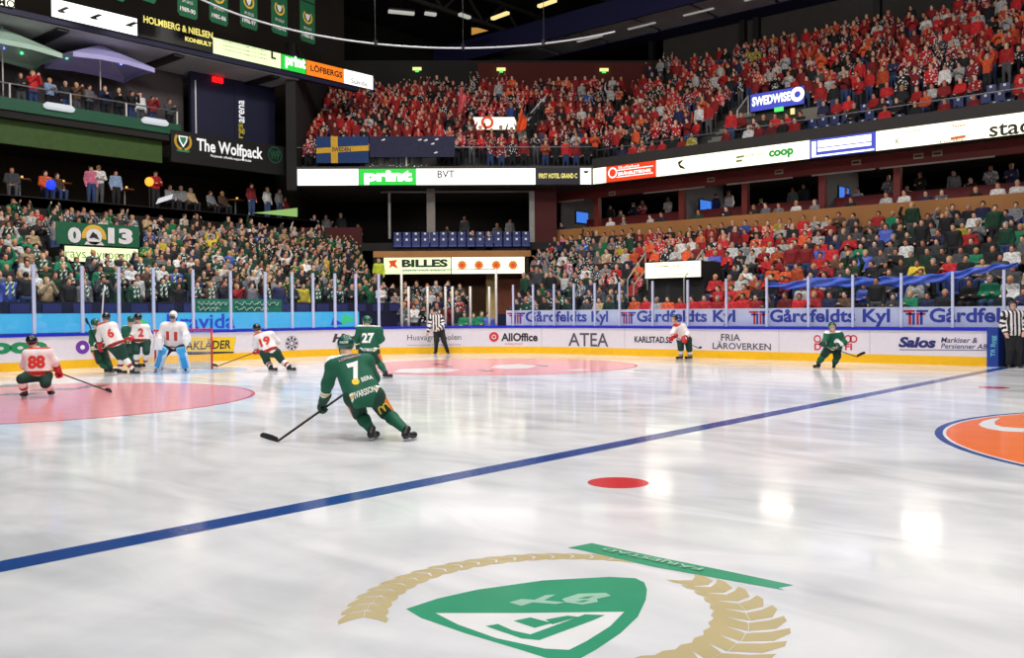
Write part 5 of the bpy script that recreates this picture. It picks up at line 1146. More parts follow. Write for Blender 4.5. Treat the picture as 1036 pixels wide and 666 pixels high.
# guests along the balcony rail
for px, top, hair in ((21, 'black', 'brown hair'), (33, 'red', 'blond hair'), (66, 'black', 'grey hair'), (77, 'brown', 'blond hair'), (90, 'grey', 'dark hair'), (106, 'navy', 'brown hair'), (120, 'black', 'brown hair'), (133, 'black', 'dark hair'), (141, 'white', 'dark hair'), (154, 'dark red', 'dark hair'), (171, 'dark grey', 'brown hair'), (50, 'pale blue', 'blond hair')):
    q = on_axis(px, 90, 0, -11.15); person(q[0], q[1], 10.1, -math.pi/2, R.choice(['down', 'cross', 'phone', 'clap']), top, 'balcony', 0, 'balcony rail', [(hair, 1)], True)
for px, top, hair, po in ((12, 'dark grey', 'dark hair', 'seat_lap'), (46, 'orange', 'dark hair', 'seat_lap'), (58, 'brown', 'brown hair', 'seat_lap'), (92, 'pink', 'brown hair', 'down'), (100, 'white', 'blond hair', 'cross'), (117, 'pale blue', 'dark hair', 'down'), (157, 'red', 'brown hair', 'cross'), (172, 'grey', 'brown hair', 'seat_lap'), (183, 'grey', 'grey hair', 'seat_lap'), (193, 'beige', 'grey hair', 'seat_lap'), (213, 'grey', 'brown hair', 'seat_lap'), (225, 'brown', 'blond hair', 'seat_lap'), (254, 'dark red', 'dark hair', 'down'), (270, 'white', 'blond hair', 'down'), (282, 'grey', 'brown hair', 'down'), (288, 'dark red', 'brown hair', 'seat_lap')):
    U = -12.0 if not po.startswith('seat') else -12.4
    q = on_axis(px, 180, 0, U); person(q[0], q[1], 6.62, -math.pi/2, po, top, 'concourse', 0, 'concourse', [(hair, 1)], True)
# suite guests, corner guests, people before the tunnel
for v, z, wh in ((25.45, 5.25, 'a'), (28.1, 5.9, 'b')):
    u = -1.5
    while u < 24:
        px = proj((u, v, z+1))[0]
        if R.random() < (.85 if px > 700 else .6) and not any(abs(px-c) < 7 for c in (604, 690, 754, 832)): person(u, v, z, math.pi, R.choice(['seat_lap', 'seat_cross', 'seat_lap', 'seat_clap'] if wh == 'a' else ['down', 'seat_lap', 'cross']), [('white', 4), ('grey', 4), ('black', 6), ('red', 2), ('pink', 1), ('purple', 1), ('navy', 2), ('dark green', 3)], 'suite', wh, 'suites below the ribbon')
        u += R.uniform(.55, .9)
for px, o, po in ((478, 1.1, 'seat_lap'), (494, 1.1, 'seat_lap'), (452, -5, 'seat_lap'), (470, -4, 'down'), (503, -4, 'seat_lap'), (516, -5, 'down'), (330, -3, 'down'), (345, -3, 'down'), (318, -2.5, 'down'), (362, -4, 'seat_lap')):
    u = diag(o).uv(px, 230)[0]; x, y = dxy(u, o); person(x, y, zb1+.1 if o > 0 else 5.3, math.atan2(DN[1], DN[0])-math.pi/2, po, [('grey', 2), ('black', 3), ('white', 1)], 'lounge', 0, 'corner lounge')
b = MB(); FT = [(3.4, 1.35), (4.4, 1.0), (5.4, .65), (6.4, .3)]
for o, z in FT: dbox(b, PB.uv(360, 300)[0], PB.uv(500, 300)[0], o-.5, o+.5, -.05, z)
struct(b.build('floor_tunnel_steps', terr))
for o, z in FT:
    px = 388
    while px < 470:
        u = diag(o).uv(px, 300)[0]; x, y = dxy(u, o); person(x, y, z, math.atan2(DN[1], DN[0])-math.pi/2, R.choice(['down', 'cross', 'down', 'phone']), [('black', 6), ('dark grey', 3), ('white', 3), ('navy', 2), ('dark red', 2), ('grey', 2)], 'tunnel', z, 'terrace beside the tunnel'); px += R.uniform(9, 13)
for px, o, top in ((470, 7.2, 'green'), (479, 6.8, 'green'), (487, 7.2, 'green'), (494, 7.4, 'blue'), (462, 4.4, 'white')):
    u = diag(o).uv(px, 300)[0]; x, y = dxy(u, o); person(x, y, -.06 if o > 5 else .95, math.atan2(DN[1], DN[0])-math.pi/2, 'cross' if top == 'green' else 'down', top, 'mouth', 0, 'tunnel mouth', [('green cap', 1)] if top == 'green' else HW, True)
u = diag(2.9).uv(383, 260)[0]; x, y = dxy(u, 2.9); person(x, y, 2.6, math.atan2(DN[1], DN[0])-math.pi/2, 'down', 'hi-vis yellow', 'steward', 0, 'tunnel sign', HW, True)
struct(dbox(MB(), u-.6, u+.5, 2.4, 3.4, 0, 2.6).build('floor_steward_landing', terr))
q = on_axis(23, 280, 0, -1.75); person(-1.5, float(q[1]), 1.35, math.pi/2, 'down', 'black', 'guard', 0, 'end-stand barrier', [('dark hair', 1)], True)
# which of them are individuals: the 287 that show largest, and everyone the photograph shows alone
for q in people:
    inf = 0 < q['px'] < W_ and 0 < q['py'] < H_
    vis = {'end': 1.0 if q['row'] else 1.1, 'side': 1.1, 'upper': 1.0, 'corner': .9}.get(q['sec'], .9)
    q['size'] = (9 if q['force'] else 0)+vis*(30/q['d']) if inf else -1
order = sorted(range(len(people)), key=lambda i: -people[i]['size'])
IND = set(order[:286])
rank = {}
for q in sorted(people, key=lambda q: q['px']):
    if 0 < q['px'] < W_: kx = (q['sec'], q['row']); q['nth'] = rank.get(kx, 0); rank[kx] = q['nth']+1
POSE = {'down': 'standing', 'cross': 'arms folded', 'clap': 'clapping', 'up': 'arms raised', 'one': 'one arm raised', 'phone': 'holding hands up', 'seat_lap': 'seated', 'seat_clap': 'seated clapping', 'seat_cross': 'seated arms folded', 'seat_up': 'seated arms raised'}
def cmat(n):
    key = 'cloth_'+n.replace(' ', '_'); new = key not in MATS; m = mat(key, S(*C8[n]), .8, var=.35, scale=13)
    if new:
        nt = m.node_tree; b = nt.nodes['Principled BSDF']; src = b.inputs['Base Color'].links[0].from_socket
        oi = nt.nodes.new('ShaderNodeObjectInfo'); mr = nt.nodes.new('ShaderNodeMapRange'); mr.inputs['To Min'].default_value = .55; mr.inputs['To Max'].default_value = 1.15
        vm = nt.nodes.new('ShaderNodeVectorMath'); vm.operation = 'SCALE'; nt.links.new(oi.outputs['Random'], mr.inputs['Value']); nt.links.new(src, vm.inputs[0]); nt.links.new(mr.outputs[0], vm.inputs['Scale']); nt.links.new(vm.outputs[0], b.inputs['Base Color'])
    return m
def tmat(n): return mat('trousers_'+n.split()[0]+'_'+n.split()[1], S(*TROU[n]), .8, var=.1)
def hmat(n): return mat('head_'+n.replace(' ', '_'), S(*HAIR[n]), .8, var=.15)
SKM = [mat('skin_tone_%d' % i, S(*c), .6, var=.04) for i, c in enumerate(SKIN)]
def setm(o, m): o.material_slots[0].link = 'OBJECT'; o.material_slots[0].material = m
GRP = {'end': 'supporters standing in the end stand', 'side': 'spectators seated in the side stand', 'upper': 'away supporters in the upper stand', 'corner': 'away supporters in the upper corner', 'balcony': 'guests along the balcony rail', 'concourse': 'guests on the concourse', 'mouth': 'people at the tunnel mouth'}
def stripe_mat(name, a, b_):
    m = bpy.data.materials.new(name); m.use_nodes = True; nt = m.node_tree; w = nt.nodes.new('ShaderNodeTexWave'); w.inputs['Scale'].default_value = 4.5; w.bands_direction = 'DIAGONAL'; r = nt.nodes.new('ShaderNodeValToRGB'); r.color_ramp.interpolation = 'CONSTANT'
    r.color_ramp.elements[1].position = .5; r.color_ramp.elements[0].color = (*a, 1); r.color_ramp.elements[1].color = (*b_, 1); tc = nt.nodes.new('ShaderNodeTexCoord')
    nt.links.new(tc.outputs['Object'], w.inputs['Vector']); nt.links.new(w.outputs['Fac'], r.inputs['Fac']); nt.links.new(r.outputs['Color'], nt.nodes['Principled BSDF'].inputs['Base Color']); return m
SCM = {'end': stripe_mat('scarf_green_white', S(16, 104, 68), S(228, 226, 220)), 'away': stripe_mat('scarf_red_white', S(196, 36, 44), S(230, 226, 224))}; SCARF = {}
for kk, sz, sy in (('up', 1.42, 0), ('seat', .98, -.04)):
    pr = [cap((.1*math.cos(a), sy+.1*math.sin(a), sz+.075), (.1*math.cos(a+.6), sy+.1*math.sin(a+.6), sz+.075), .042) for a in np.arange(0, 6.28, .6)]+[cap((s_*.07, sy+.11, sz+.05), (s_*.085, sy+.155, sz-.3), .045, .05) for s_ in (-1, 1)]
    V, F = skin(pr, .024, .02); me = bpy.data.meshes.new('scarf'); me.from_pydata(V.tolist(), [], [tuple(map(int, f)) for f in F]); me.materials.append(c_black); me.polygons.foreach_set('use_smooth', np.ones(len(F), bool)); SCARF[kk] = me
stuff = []
for i, q in enumerate(people):
    if i not in IND: stuff.append(q); continue
    meshes = TPL[q['pose']][0]; o = bpy.data.objects.new('person', meshes['person']); link(o); o.location = q['p']; o.rotation_euler = (0, 0, q['rz']); o.scale = (q['sc'],)*3; setm(o, SKM[q['sk']])
    if q['sec'] in ('end', 'side', 'upper', 'corner'): lab = 'person in %s top, %s, %s, %s row, %s from the left, %s' % (q['top'], q['hair'], POSE[q['pose']], ordn(q['row']), ordn(q['nth']), q['where'])
    else: lab = 'person in %s top with %s, %s, %s from the left at the %s' % (q['top'], q['hair'], POSE[q['pose']], ordn(q.get('nth', 0)), q['where'])
    w_ = lab.split()
    if len(w_) > 16: lab = lab.replace(', '+POSE[q['pose']], '', 1)
    if len(lab.split()) > 16: lab = lab.replace(q['hair']+', ', '', 1).replace(' with '+q['hair'], '', 1)
    tag(o, lab, 'person', GRP.get(q['sec']))
    if q['sec'] in ('end', 'upper') and R.random() < .35:
        c = bpy.data.objects.new('scarf', SCARF['seat' if q['pose'].startswith('seat') else 'up']); link(c, o); setm(c, SCM['end' if q['sec'] == 'end' else 'away'])
    for nm, mm in (('jacket', cmat(q['top'])), ('trousers', tmat(q['tr'])), ('shoes', c_black), ('hair', hmat(q['hair']))):
        c = bpy.data.objects.new(nm, meshes[nm]); link(c, o); setm(c, mm)
# everyone else: one crowd
def crowd_material():
    m = bpy.data.materials.new('crowd_cloth'); m.use_nodes = True; nt = m.node_tree; b = nt.nodes['Principled BSDF']; b.inputs['Roughness'].default_value = .8
    a = nt.nodes.new('ShaderNodeAttribute'); a.attribute_name = 'Col'; nt.links.new(a.outputs['Color'], b.inputs['Base Color']); return m
Vs, Fs, Cs = [], [], []; nb = 0
for q in stuff:
    _, lv, lf, ll = TPL[q['pose']]; c, s = math.cos(q['rz']), math.sin(q['rz']); v = lv*q['sc']
    v = np.stack([v[:, 0]*c-v[:, 1]*s, v[:, 0]*s+v[:, 1]*c, v[:, 2]], 1)+np.array(q['p'])
    pal = np.array([S(*SKIN[q['sk']]), S(*C8[q['top']]), S(*TROU[q['tr']]), S(30, 30, 32), S(*HAIR[q['hair']])])
    Vs.append(v); Fs.append(lf+nb); nb += len(v); pal[1] *= R.uniform(.5, 1.15); cc = pal[ll]; g = np.random.default_rng(nb); up_ = ll == 1; cc = cc*np.where(up_, g.uniform(.7, 1.3, len(ll)), 1)[:, None]
    if R.random() < .35: acc_ = np.array(S(*((226, 226, 226) if q['sec'] != 'end' or R.random() < .6 else (214, 190, 90)))); pick_ = up_ & (g.random(len(ll)) < .16); cc[pick_] = acc_
    Cs.append(cc)
V = np.concatenate(Vs).astype(np.float32); F = np.concatenate(Fs).astype(np.int32); Cc = np.concatenate(Cs)
me = bpy.data.meshes.new('crowd'); me.vertices.add(len(V)); me.vertices.foreach_set('co', V.ravel()); me.loops.add(len(F)*4); me.loops.foreach_set('vertex_index', F.ravel()); me.polygons.add(len(F)); me.polygons.foreach_set('loop_start', np.arange(len(F), dtype=np.int32)*4)
me.update(calc_edges=True); me.polygons.foreach_set('use_smooth', np.ones(len(F), bool))
at = me.color_attributes.new('Col', 'FLOAT_COLOR', 'CORNER'); rgba = np.ones((len(F)*4, 4), np.float32); rgba[:, :3] = np.repeat(Cc, 4, 0); at.data.foreach_set('color', rgba.ravel())
me.materials.append(crowd_material()); o = link(bpy.data.objects.new('crowd', me)); tag(o, 'dense crowd of smaller spectators filling the stands beyond the nearest rows', 'crowd', None, 'stuff')
print('PEOPLE', len(people), 'individual', len(IND), 'crowd faces', len(F))

# ================================================================== FITTINGS
# blue seats: above the tunnel, and the empty ones low in the upper side stand
def seat_mesh():
    P = [boxp((0, .03, .43), (.21, .2, .025), None, .02), boxp((0, -.19, .66), (.21, .025, .24), None, .02), cap((-.14, -.1, .42), (-.14, -.16, .05), .022), cap((.14, -.1, .42), (.14, -.16, .05), .022), cap((-.17, -.18, .45), (.17, -.18, .45), .035)]
    V, F = skin(P, .024, .03); me = bpy.data.meshes.new('stadium_seat'); me.from_pydata(V.tolist(), [], [tuple(map(int, f)) for f in F]); me.materials.append(seatm); me.polygons.foreach_set('use_smooth', np.ones(len(F), bool)); return me
SEAT = seat_mesh(); b = MB(); b.box(-.05, .05, -.165, -.158, .76, .86); n0 = b.build('number_plate', white); PLATE = n0.data; bpy.data.objects.remove(n0)
def seat(x, y, z, rz, label, group):
    o = bpy.data.objects.new('stadium_seat', SEAT); link(o); o.location = (x, y, z); o.rotation_euler = (0, 0, rz); tag(o, label, 'seat', group); c = bpy.data.objects.new('number_plate', PLATE); link(c, o)
rzd = math.atan2(DN[1], DN[0])-math.pi/2
for r, (o, z) in enumerate(((2.0, zb1+.1), (.1, zb1+.55))):
    xs = np.arange(402, 536, 9.3); 
    for i, px in enumerate(xs):
        u = diag(o).uv(px, 250)[0]; x, y = dxy(u, o); seat(x, y, z, rzd, 'blue plastic seat above the tunnel sign, %s row, %s from the left' % (('front', 'rear')[r], ordn(i)), 'blue seats above the tunnel')
taken = [(q['p'][0], q['p'][1]) for q in people if q['sec'] in ('upper', 'side')]
nth = {}
for sec, ks, v0, dv, zf, c0 in (('upper', (0, 1, 2), 25.6, .8, zf_up, 815), ('side', (1, 2), 16.47, .86, zf_side, 880)):
    for k in ks:
        v = v0+dv*k; u = 10.0
        while u < 22.5:
            px, py, _ = proj((u, v, zf(k)+.6))
            if px > c0 and px < W_ and not (sec == 'side' and px > 1000) and all((a-u)**2+(b_-v)**2 > .16 for a, b_ in taken):
                nth[(sec, k)] = nth.get((sec, k), -1)+1; seat(u, v+.12, zf(k), math.pi, 'empty blue seat in the %s stand, %s row, %s empty one from the left' % ('upper side' if sec == 'upper' else 'side', ordn(k), ordn(nth[(sec, k)])), 'empty blue seats in the %s stand' % sec)
            u += .52
# rails
def rail(name, pts, r, m, label, posts=0, cat='rail'):
    b = MB().tube(pts, r, 6); 
    for i in range(posts):
        t = i/(posts-1); p = np.array(pts[0])*(1-t)+np.array(pts[-1])*t; b.tube([p, p-[0, 0, .95]], r, 6)
    return tag(b.build(name, m), label, cat)
br_ = empty('balcony_rail', (-10.7, -2, 10.1)); tag(br_, 'glass and steel railing along the green balcony edge', 'rail')
MB().tube([(-10.7, -12, 11.15), (-10.7, 8.2, 11.15)], .035).build('handrail', steel, br_)
for y in np.arange(-9, 8.3, 2.45): MB().tube([(-10.7, y, 10.55), (-10.7, y, 11.15)], .04).build('rail_post', m_postw, br_)
MB().box(-10.72, -10.7, -12, 8.2, 10.58, 11.1).build('glass_panel', GLASS2, br_)
up_ = empty('stand_rail', (1.3, 24.9, 9.2)); tag(up_, 'glass railing along the front of the upper side stand', 'rail')
MB().box(1.4, 30, 24.75, 24.77, 9.55, 10.0).build('glass_panel', GLASS2, up_); MB().tube([(1.4, 24.76, 10.0), (30, 24.76, 10.0)], .025).build('handrail', steel, up_)
cr_ = empty('corner_rail', tuple(diag(-.2)(DL/2, 9.2))); tag(cr_, 'glass railing along the front of the upper corner stand', 'rail')
slab('glass_panel', diag(-.25), 0, DL, 9.2, 10.2, -.02, 0, GLASS2, cr_); P0 = diag(-.25); MB().tube([P0(0, 10.2), P0(DL, 10.2)], .03).build('handrail', steel, cr_)
u = P0.uv(411, 150)[0]; MB().tube([P0(u, 9.2), P0(u, 10.6)], .035).build('rail_post', m_postw, cr_)
V17 = Plane((0, 17.6, 0), (1, 0, 0)); V18 = Plane((0, 19.2, 0), (1, 0, 0))
for a, bq, lab in (((635, 283), (653, 256), 'sloping pale handrail left of the pale stair sign'), ((641, 289), (655, 271), 'lower sloping pale handrail left of the pale stair sign'), ((692, 282), (711, 253), 'sloping pale handrail right of the pale stair sign')):
    ua, ub = V17.uv(*a), V18.uv(*bq); pa, pb = V17(*ua), V18(*ub)
    rail('stair_handrail', [pa, pb], .03, mat('rail_pale', S(170, 178, 160), .5), lab, 2)
VU = Plane((0, 27.8, 0), (1, 0, 0)); pa = VU(*VU.uv(746, 112)); pb = Plane((0, 29.6, 0), (1, 0, 0)); pb = pb(*pb.uv(757, 97)); rail('stair_handrail', [pa, pb], .035, m_postw, 'sloping handrail beside the blue stair sign', 2)
b = MB()
for k in range(6): 
    v = 25.4+.8*k; u = float(on_axis(712+8*k, 120, 1, v)[0])
    for q in range(2): b.box(u-.55, u+.55, v-.2+.4*q, v+.2+.4*q, zf_up(k)-.05, zf_up(k)+.1+.22*q)
struct(b.build('floor_stair', mat('stair_grey', S(140, 138, 132), .8, var=.1)))
# grey equipment case beside the stair sign
V3 = Plane((0, 27.3, 0), (1, 0, 0)); u0, u1 = V3.uv(811, 116)[0], V3.uv(831, 116)[0]; z0, z1 = V3.uv(820, 122)[1], V3.uv(820, 109)[1]
o = slab('equipment_wall', V3, u0, u1, z0, z1, -.4, 0, mat('block_grey', S(128, 124, 114), .8)); tag(o, 'low grey block wall right of the blue stair sign', 'wall panel')
# exit lamps
e_exit = mat('exit_green', S(90, 230, 110), emit=1.2); e_lampy = mat('lamp_lime', S(226, 240, 140), emit=1.2)
CB = diag(-11.9)
for i, (px, py) in enumerate(((422, 70.5), (507, 71), (611, 71.5))):
    u, v = CB.uv(px, py); o = empty('exit_lamp', tuple(CB(u, v))); tag(o, 'small lit emergency lamp above the corner crowd, %s from the left' % ordn(i), 'lamp', 'emergency lamps above the corner crowd')
    slab('lamp_body', CB, u-.28, u+.28, v-.05, v+.13, 0, .12, e_lampy, o); slab('lamp_base', CB, u-.12, u+.12, v-.16, v-.05, 0, .1, e_exit, o)
V4 = Plane((0, 28.9, 0), (1, 0, 0))
for px, py, m, lab in ((788.5, 110.8, e_exit, 'small green lit exit sign under the blue stair sign'), (802.3, 112, mat('lamp_cream', S(250, 224, 150), emit=1.1), 'small cream lit lamp under the blue stair sign')):
    u, v = V4.uv(px, py); o = slab('exit_sign', V4, u-(.22 if m is e_exit else .09), u+(.22 if m is e_exit else .09), v-.1-(0 if m is e_exit else .08), v+.1, 0, .1, m); tag(o, lab, 'sign')
# parasols on the balcony; canopy colours hold the light on white cloth
def parasol(px, py, U, r, label, lit):
    q = on_axis(px, py, 0, U); o = empty('parasol', (q[0], q[1], 10.1)); tag(o, label, 'parasol', 'parasols on the balcony')
    ztop = q[2]; cm = mat('parasol_'+lit[0], lit[1], .7, var=.1, scale=.8); a0 = math.radians(45)
    rim = [(q[0]+r*1.25*math.cos(a0+math.pi/2*i), q[1]+r*1.6*math.sin(a0+math.pi/2*i), ztop-.95) for i in range(4)]; V = [(q[0], q[1], ztop)]; F = []
    ringp = []
    for i in range(4):
        a, c = np.array(rim[i]), np.array(rim[(i+1) % 4])
        for t in (0, .33, .66): 
            p = a*(1-t)+c*t; ringp.append(p-np.array([0, 0, .12*math.sin(math.pi*t)*-1]))
    V += [tuple(p) for p in ringp]; n = len(ringp); V += [tuple(np.array(p)-[0, 0, .2]) for p in ringp]
    F = [(0, 1+i, 1+(i+1) % n) for i in range(n)]+[(1+i, 1+n+i, 1+n+(i+1) % n, 1+(i+1) % n) for i in range(n)]
    c = mesh_obj('canopy', V, F, cm, o); sd = c.modifiers.new('cloth', 'SOLIDIFY'); sd.thickness = .02
    MB().tube([(q[0], q[1], 10.1), (q[0], q[1], ztop+.08)], .03).build('pole', m_postw, o)
    for p in rim: MB().tube([(q[0], q[1], ztop-.03), tuple(np.array(p)-[0, 0, .03])], .018, 5).build('rib', m_postw, o)
    for i in range(5):
        k = R.randrange(n); p = np.array(ringp[k])*.6+np.array([q[0], q[1], ztop])*.4-[0, 0, .06]; MB().box(p[0]-.04, p[0]+.04, p[1]-.04, p[1]+.04, p[2]-.08, p[2]).build('party_light', mat('party_light_'+('green', 'blue', 'red')[i % 3], ((.1, 1, .4), (.15, .25, 1), (1, .25, .15))[i % 3], emit=2.0), o)
parasol(101, 45, -11.3, 1.6, 'white parasol with coloured party lights on the balcony', ('violet_lit', S(176, 172, 226)))
parasol(2, 28, -11.3, 1.6, 'white parasol with green light at the left end of the balcony', ('mint_lit', S(176, 206, 190)))
for i, y in enumerate((101, 171)):
    q = on_axis((60, 157)[i], (109.5, 124)[i], 0, -10.5); o = MB().tube([(q[0], q[1]-.62, q[2]), (q[0], q[1]-.5, q[2]+.04), (q[0], q[1]+.5, q[2]+.04), (q[0], q[1]+.62, q[2])], [.08, .15, .15, .08], 10).build('balcony_lamp', mat('lamp_pale', S(214, 220, 224), emit=.8), smooth=True); tag(o, 'pale oblong lamp fixed to the green balcony edge, %s one from the left' % ('first', 'second')[i], 'lamp', 'lamps on the balcony edge')
# tables of the concourse
for i, px in enumerate((20, 62, 126, 182, 238)):
    q = on_axis(px, 190, 0, -13.3); o = empty('bar_table', (q[0], q[1], 6.62)); tag(o, 'dark round bar table on the concourse, %s from the left' % ordn(i), 'table', 'bar tables on the concourse')
    MB().tube([(q[0], q[1], 7.6), (q[0], q[1], 7.66)], .45, 20).build('table_top', brownw, o); MB().tube([(q[0], q[1], 6.66), (q[0], q[1], 7.6)], .04).build('stem', steel, o); MB().tube([(q[0], q[1], 6.62), (q[0], q[1], 6.66)], .28, 16).build('base', steel, o)
    MB().tube([(q[0], q[1]+.1, 7.66), (q[0], q[1]+.1, 7.80)], .05, 10).build('table_lamp', mat('candle_lamp', S(255, 190, 90), emit=1.3), o)
q = on_axis(53.5, 187, 0, -11.6); 
for px, py, m, lab in ((51.5, 187, mat('lamp_blue', S(30, 60, 255), emit=1.5), 'small glowing blue lamp on the concourse'), (151, 184, mat('lamp_amber', S(255, 180, 60), emit=1.2), 'small glowing amber lamp beside the person in red')):
    q = on_axis(px, py, 0, -11.45); o = empty('globe_lamp', (q[0], q[1], 6.66)); tag(o, lab, 'lamp'); V, F = skin([ell((q[0], q[1], q[2]), [.2, .2, .22])], .05, 0); mesh_obj('globe', V, F, m, o, True); MB().tube([(q[0], q[1], 6.6), (q[0], q[1], q[2]-.15)], .03).build('stem', black, o)
# championship pennants under the roof
pen = mat('pennant_green', S(18, 92, 58), .8, var=.12, scale=1.5); PN = Plane(on_axis(130, 0, 0, -7.0), nrm([-.155, .99, 0])); YR = ['1980-81', '1985-86', '1987-88', '1989-90', '1985-86', '1996-97', '1992-93', '1980-81']
PN.P[2] = 0
rail('pennant_wire', [PN(-9, 17.6), PN(11, 17.2)], .03, black, 'dark cable carrying the green pennants under the roof', cat='cable')
bots = [(80, -9), (115, 2), (147, 4), (190, 21), (221.5, 27.5), (252, 32), (283, 38), (311.5, 46)]
for i, (px, yb) in enumerate(bots[1:]):
    u, v = PN.uv(px, yb-3); w = .52; top = v+2.6
    o = slab('championship_pennant', PN, u-w, u+w, v+.12, top, -.02, 0, pen); tag(o, 'green championship pennant under the roof, %s from the left' % ordn(i), 'pennant', 'championship pennants under the roof')
    poly('pennant_tip', PN, [(u-w, v+.12), (u-w+.1, v), (u+w-.1, v), (u+w, v+.12)], pen, o, 0.001)
    text('pennant_lettering', YR[i+1], PN, u-.4, u+.4, v+.22, v+.42, m_bw, o, .01, .03); text('pennant_lettering', 'SM-GULD', PN, u-.28, u+.28, v+.62, v+.75, m_bw, o, .01, .0)
    ring('pennant_crest', PN, u, v+1.25, .24, .33, mat('banner_gold', S(222, 176, 60), .7), o, 130, 410, 20, .01); poly('pennant_shield', PN, [(u-.16, v+1.4), (u+.16, v+1.4), (u+.12, v+1.2), (u, v+1.05), (u-.12, v+1.2)], m_bw, o, .01)
# white rail hung in an arc; its glow stands in for light on it
zc = 12.0; A_ = [G(x, y, zc) for x, y in ((205, 0), (430, 48), (622, 32))]
(x1, y1), (x2, y2), (x3, y3) = [(a[0], a[1]) for a in A_]; dd = 2*(x1*(y2-y3)+x2*(y3-y1)+x3*(y1-y2))
cx = ((x1*x1+y1*y1)*(y2-y3)+(x2*x2+y2*y2)*(y3-y1)+(x3*x3+y3*y3)*(y1-y2))/dd; cy_ = ((x1*x1+y1*y1)*(x3-x2)+(x2*x2+y2*y2)*(x1-x3)+(x3*x3+y3*y3)*(x2-x1))/dd
rr = math.hypot(x1-cx, y1-cy_); a1, a2, a3 = [math.atan2(p[1]-cy_, p[0]-cx) for p in A_]; a2 = a1+((a2-a1+math.pi) % (2*math.pi)-math.pi); a3 = a2+((a3-a2+math.pi) % (2*math.pi)-math.pi)
arc = lambda t: (cx+rr*math.cos(t), cy_+rr*math.sin(t), zc); t0 = a1-(a2-a1)*.6
ro = empty('arc_rail', arc(a2)); tag(ro, 'thin white curved tube hanging in an arc below the roof', 'rail'); MB().tube([arc(t0+(a3-t0)*i/60) for i in range(61)], .032, 8).build('tube', mat('tube_white_glow', S(226, 226, 230), .4, emit=.35), ro, True)
for px in (380, 468, 550):
    best = min((t0+(a3-t0)*i/400 for i in range(401)), key=lambda t: abs(proj(arc(t))[0]-px)); p = arc(best); MB().tube([p, (p[0], p[1], 23.9)], .012, 6).build('hanger', black, ro); MB().box(p[0]-.06, p[0]+.06, p[1]-.06, p[1]+.06, p[2]-.06, p[2]+.14).build('clamp', black, ro)
# roof trusses and lamps
b = MB()
for k in range(5):
    x = -14+9*k; b.bar((x, -15, 21.6), (x, 40, 21.6), .25); b.bar((x, -15, 23.4), (x, 40, 23.4), .25)
    for i in range(14): y = -15+4*i; b.bar((x, y, 21.6), (x, y+2, 23.4), .14); b.bar((x, y+2, 23.4), (x, y+4, 21.6), .14)
struct(b.build('beam_roof_truss', mat('truss_dark', S(48, 46, 44), .7)))
e_tube = mat('tube_warm', S(255, 226, 150), emit=1.1); e_tubew = mat('tube_pale', S(214, 214, 206), emit=.6)
for i, (xa, ya, xb, yb, z, m) in enumerate(((498, 19, 514, 13, 20.5, e_tube), (545, 6.5, 562, 0.5, 20.5, e_tube), (393, 11.5, 419, 14, 20, e_tubew), (430, 13.5, 441, 15, 20, e_tubew), (465, 14.5, 475, 18, 20, e_tubew))):
    a, c = G(xa, ya, z), G(xb, yb, z); o = empty('roof_lamp', tuple(a)); tag(o, '%s tube lamp glowing among the roof beams, %s' % ('warm' if m is e_tube else 'pale', ('farther of two', 'nearer of two', 'long one at the left', 'short one in the middle', 'rightmost')[i]), 'lamp', 'tube lamps under the roof')
    MB().bar(a, c, .25, .16).build('lamp_tube', m, o); MB().bar(a+[0, 0, .14], c+[0, 0, .14], .32, .1).build('lamp_housing', black, o); mid = (a+c)/2; MB().tube([mid+[0, 0, .15], (mid[0], mid[1], 24)], .02, 5).build('hanger', black, o)
a, c = G(478, 33, 20), G(494, 29, 20); o = empty('roof_lamp', tuple(a)); tag(o, 'amber wedge of lit panel among the roof beams above the corner', 'lamp'); MB().add([G(477, 28, 20), G(483, 28, 20), G(494, 31, 20), G(477, 35.5, 20)]+[G(x, y, 20.2) for x, y in ((477, 28), (483, 28), (494, 31), (477, 35.5))], [(0, 1, 2, 3), (7, 6, 5, 4)]+[(i, 4+i, 4+(i+1) % 4, (i+1) % 4) for i in range(4)]).build('lit_panel', mat('lamp_amber_dim', S(220, 160, 80), emit=.7), o); MB().tube([a, (a[0], a[1], 24)], .02, 5).build('hanger', black, o)
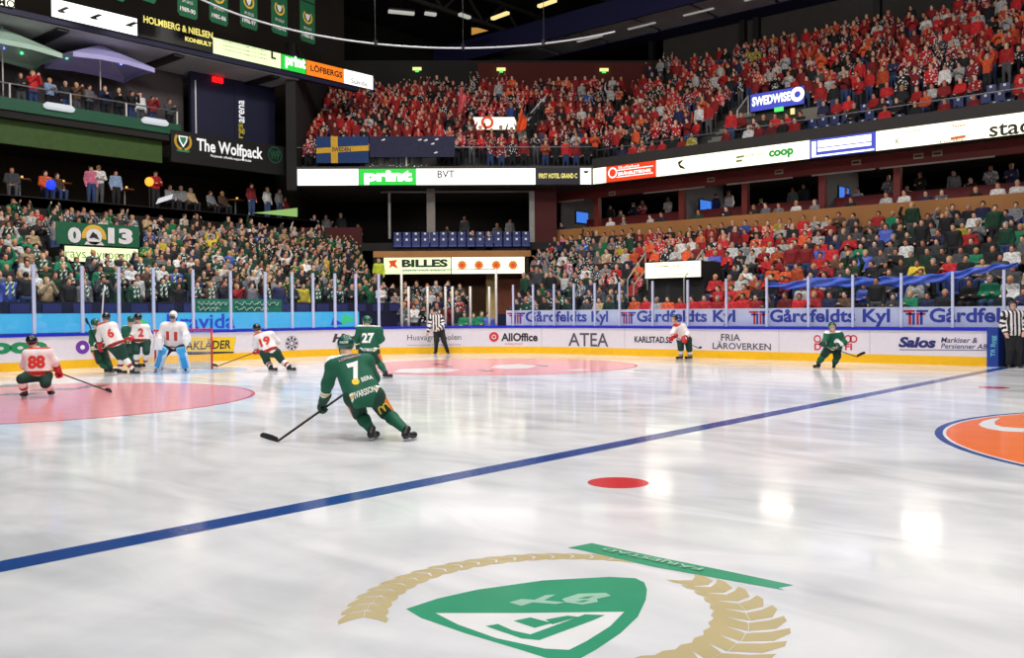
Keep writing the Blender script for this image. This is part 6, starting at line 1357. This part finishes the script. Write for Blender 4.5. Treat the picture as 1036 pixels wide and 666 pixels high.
# waved supporter flags in the corner
def waved(pts, o_, m, name, label, pole=None):
    pl = diag(o_); g = np.array([pl.uv(*q) for q in pts]); V = []; F = []; nu, nv = 14, 8
    for i in range(nu+1):
        for k in range(nv+1):
            s_, t_ = i/nu, k/nv; q = (g[0]*(1-s_)+g[1]*s_)*(1-t_)+(g[3]*(1-s_)+g[2]*s_)*t_; V.append(pl(q[0], q[1], .12*math.sin(s_*7+t_*2)))
    for i in range(nu):
        for k in range(nv): a = i*(nv+1)+k; F.append((a, a+1, a+nv+2, a+nv+1))
    e = empty(name, tuple(pl(*g[0]))); tag(e, label, 'flag'); c = mesh_obj('cloth', V, F, m, e, True); sd = c.modifiers.new('cloth', 'SOLIDIFY'); sd.thickness = .02
    if pole: MB().tube([pl(*pl.uv(*pole[0])), pl(*pl.uv(*pole[1]))], .025).build('flag_pole', m_postw, e)
    return e, pl
fm = bpy.data.materials.new('flag_black_white'); fm.use_nodes = True; nt = fm.node_tree; wv = nt.nodes.new('ShaderNodeTexNoise'); wv.inputs['Scale'].default_value = 3.2; rp = nt.nodes.new('ShaderNodeValToRGB'); rp.color_ramp.elements[0].position = .5; rp.color_ramp.elements[1].position = .56; rp.color_ramp.elements[0].color = (.015, .015, .02, 1); rp.color_ramp.elements[1].color = (.55, .55, .58, 1); tcn = nt.nodes.new('ShaderNodeTexCoord'); nt.links.new(tcn.outputs['Object'], wv.inputs['Vector']); nt.links.new(wv.outputs['Fac'], rp.inputs['Fac']); nt.links.new(rp.outputs['Color'], nt.nodes['Principled BSDF'].inputs['Base Color'])
waved([(527, 122), (553, 96), (550, 103), (534, 124)], -2.2, fm, 'supporter_flag', 'black and white flag waved among the corner supporters', ((520, 134), (554, 95)))
waved([(466, 88), (472, 98), (468, 112), (463, 117)], -2.4, mat('flag_rose', S(206, 90, 100), .8, var=.3, scale=3), 'supporter_flag', 'rose red flag waved left of the pale corner sign')
waved([(527, 108), (533, 121), (532, 131), (522, 134)], -2.0, mat('flag_orange', S(240, 92, 40), .8, var=.2), 'supporter_flag', 'orange red flag waved right of the pale corner sign')
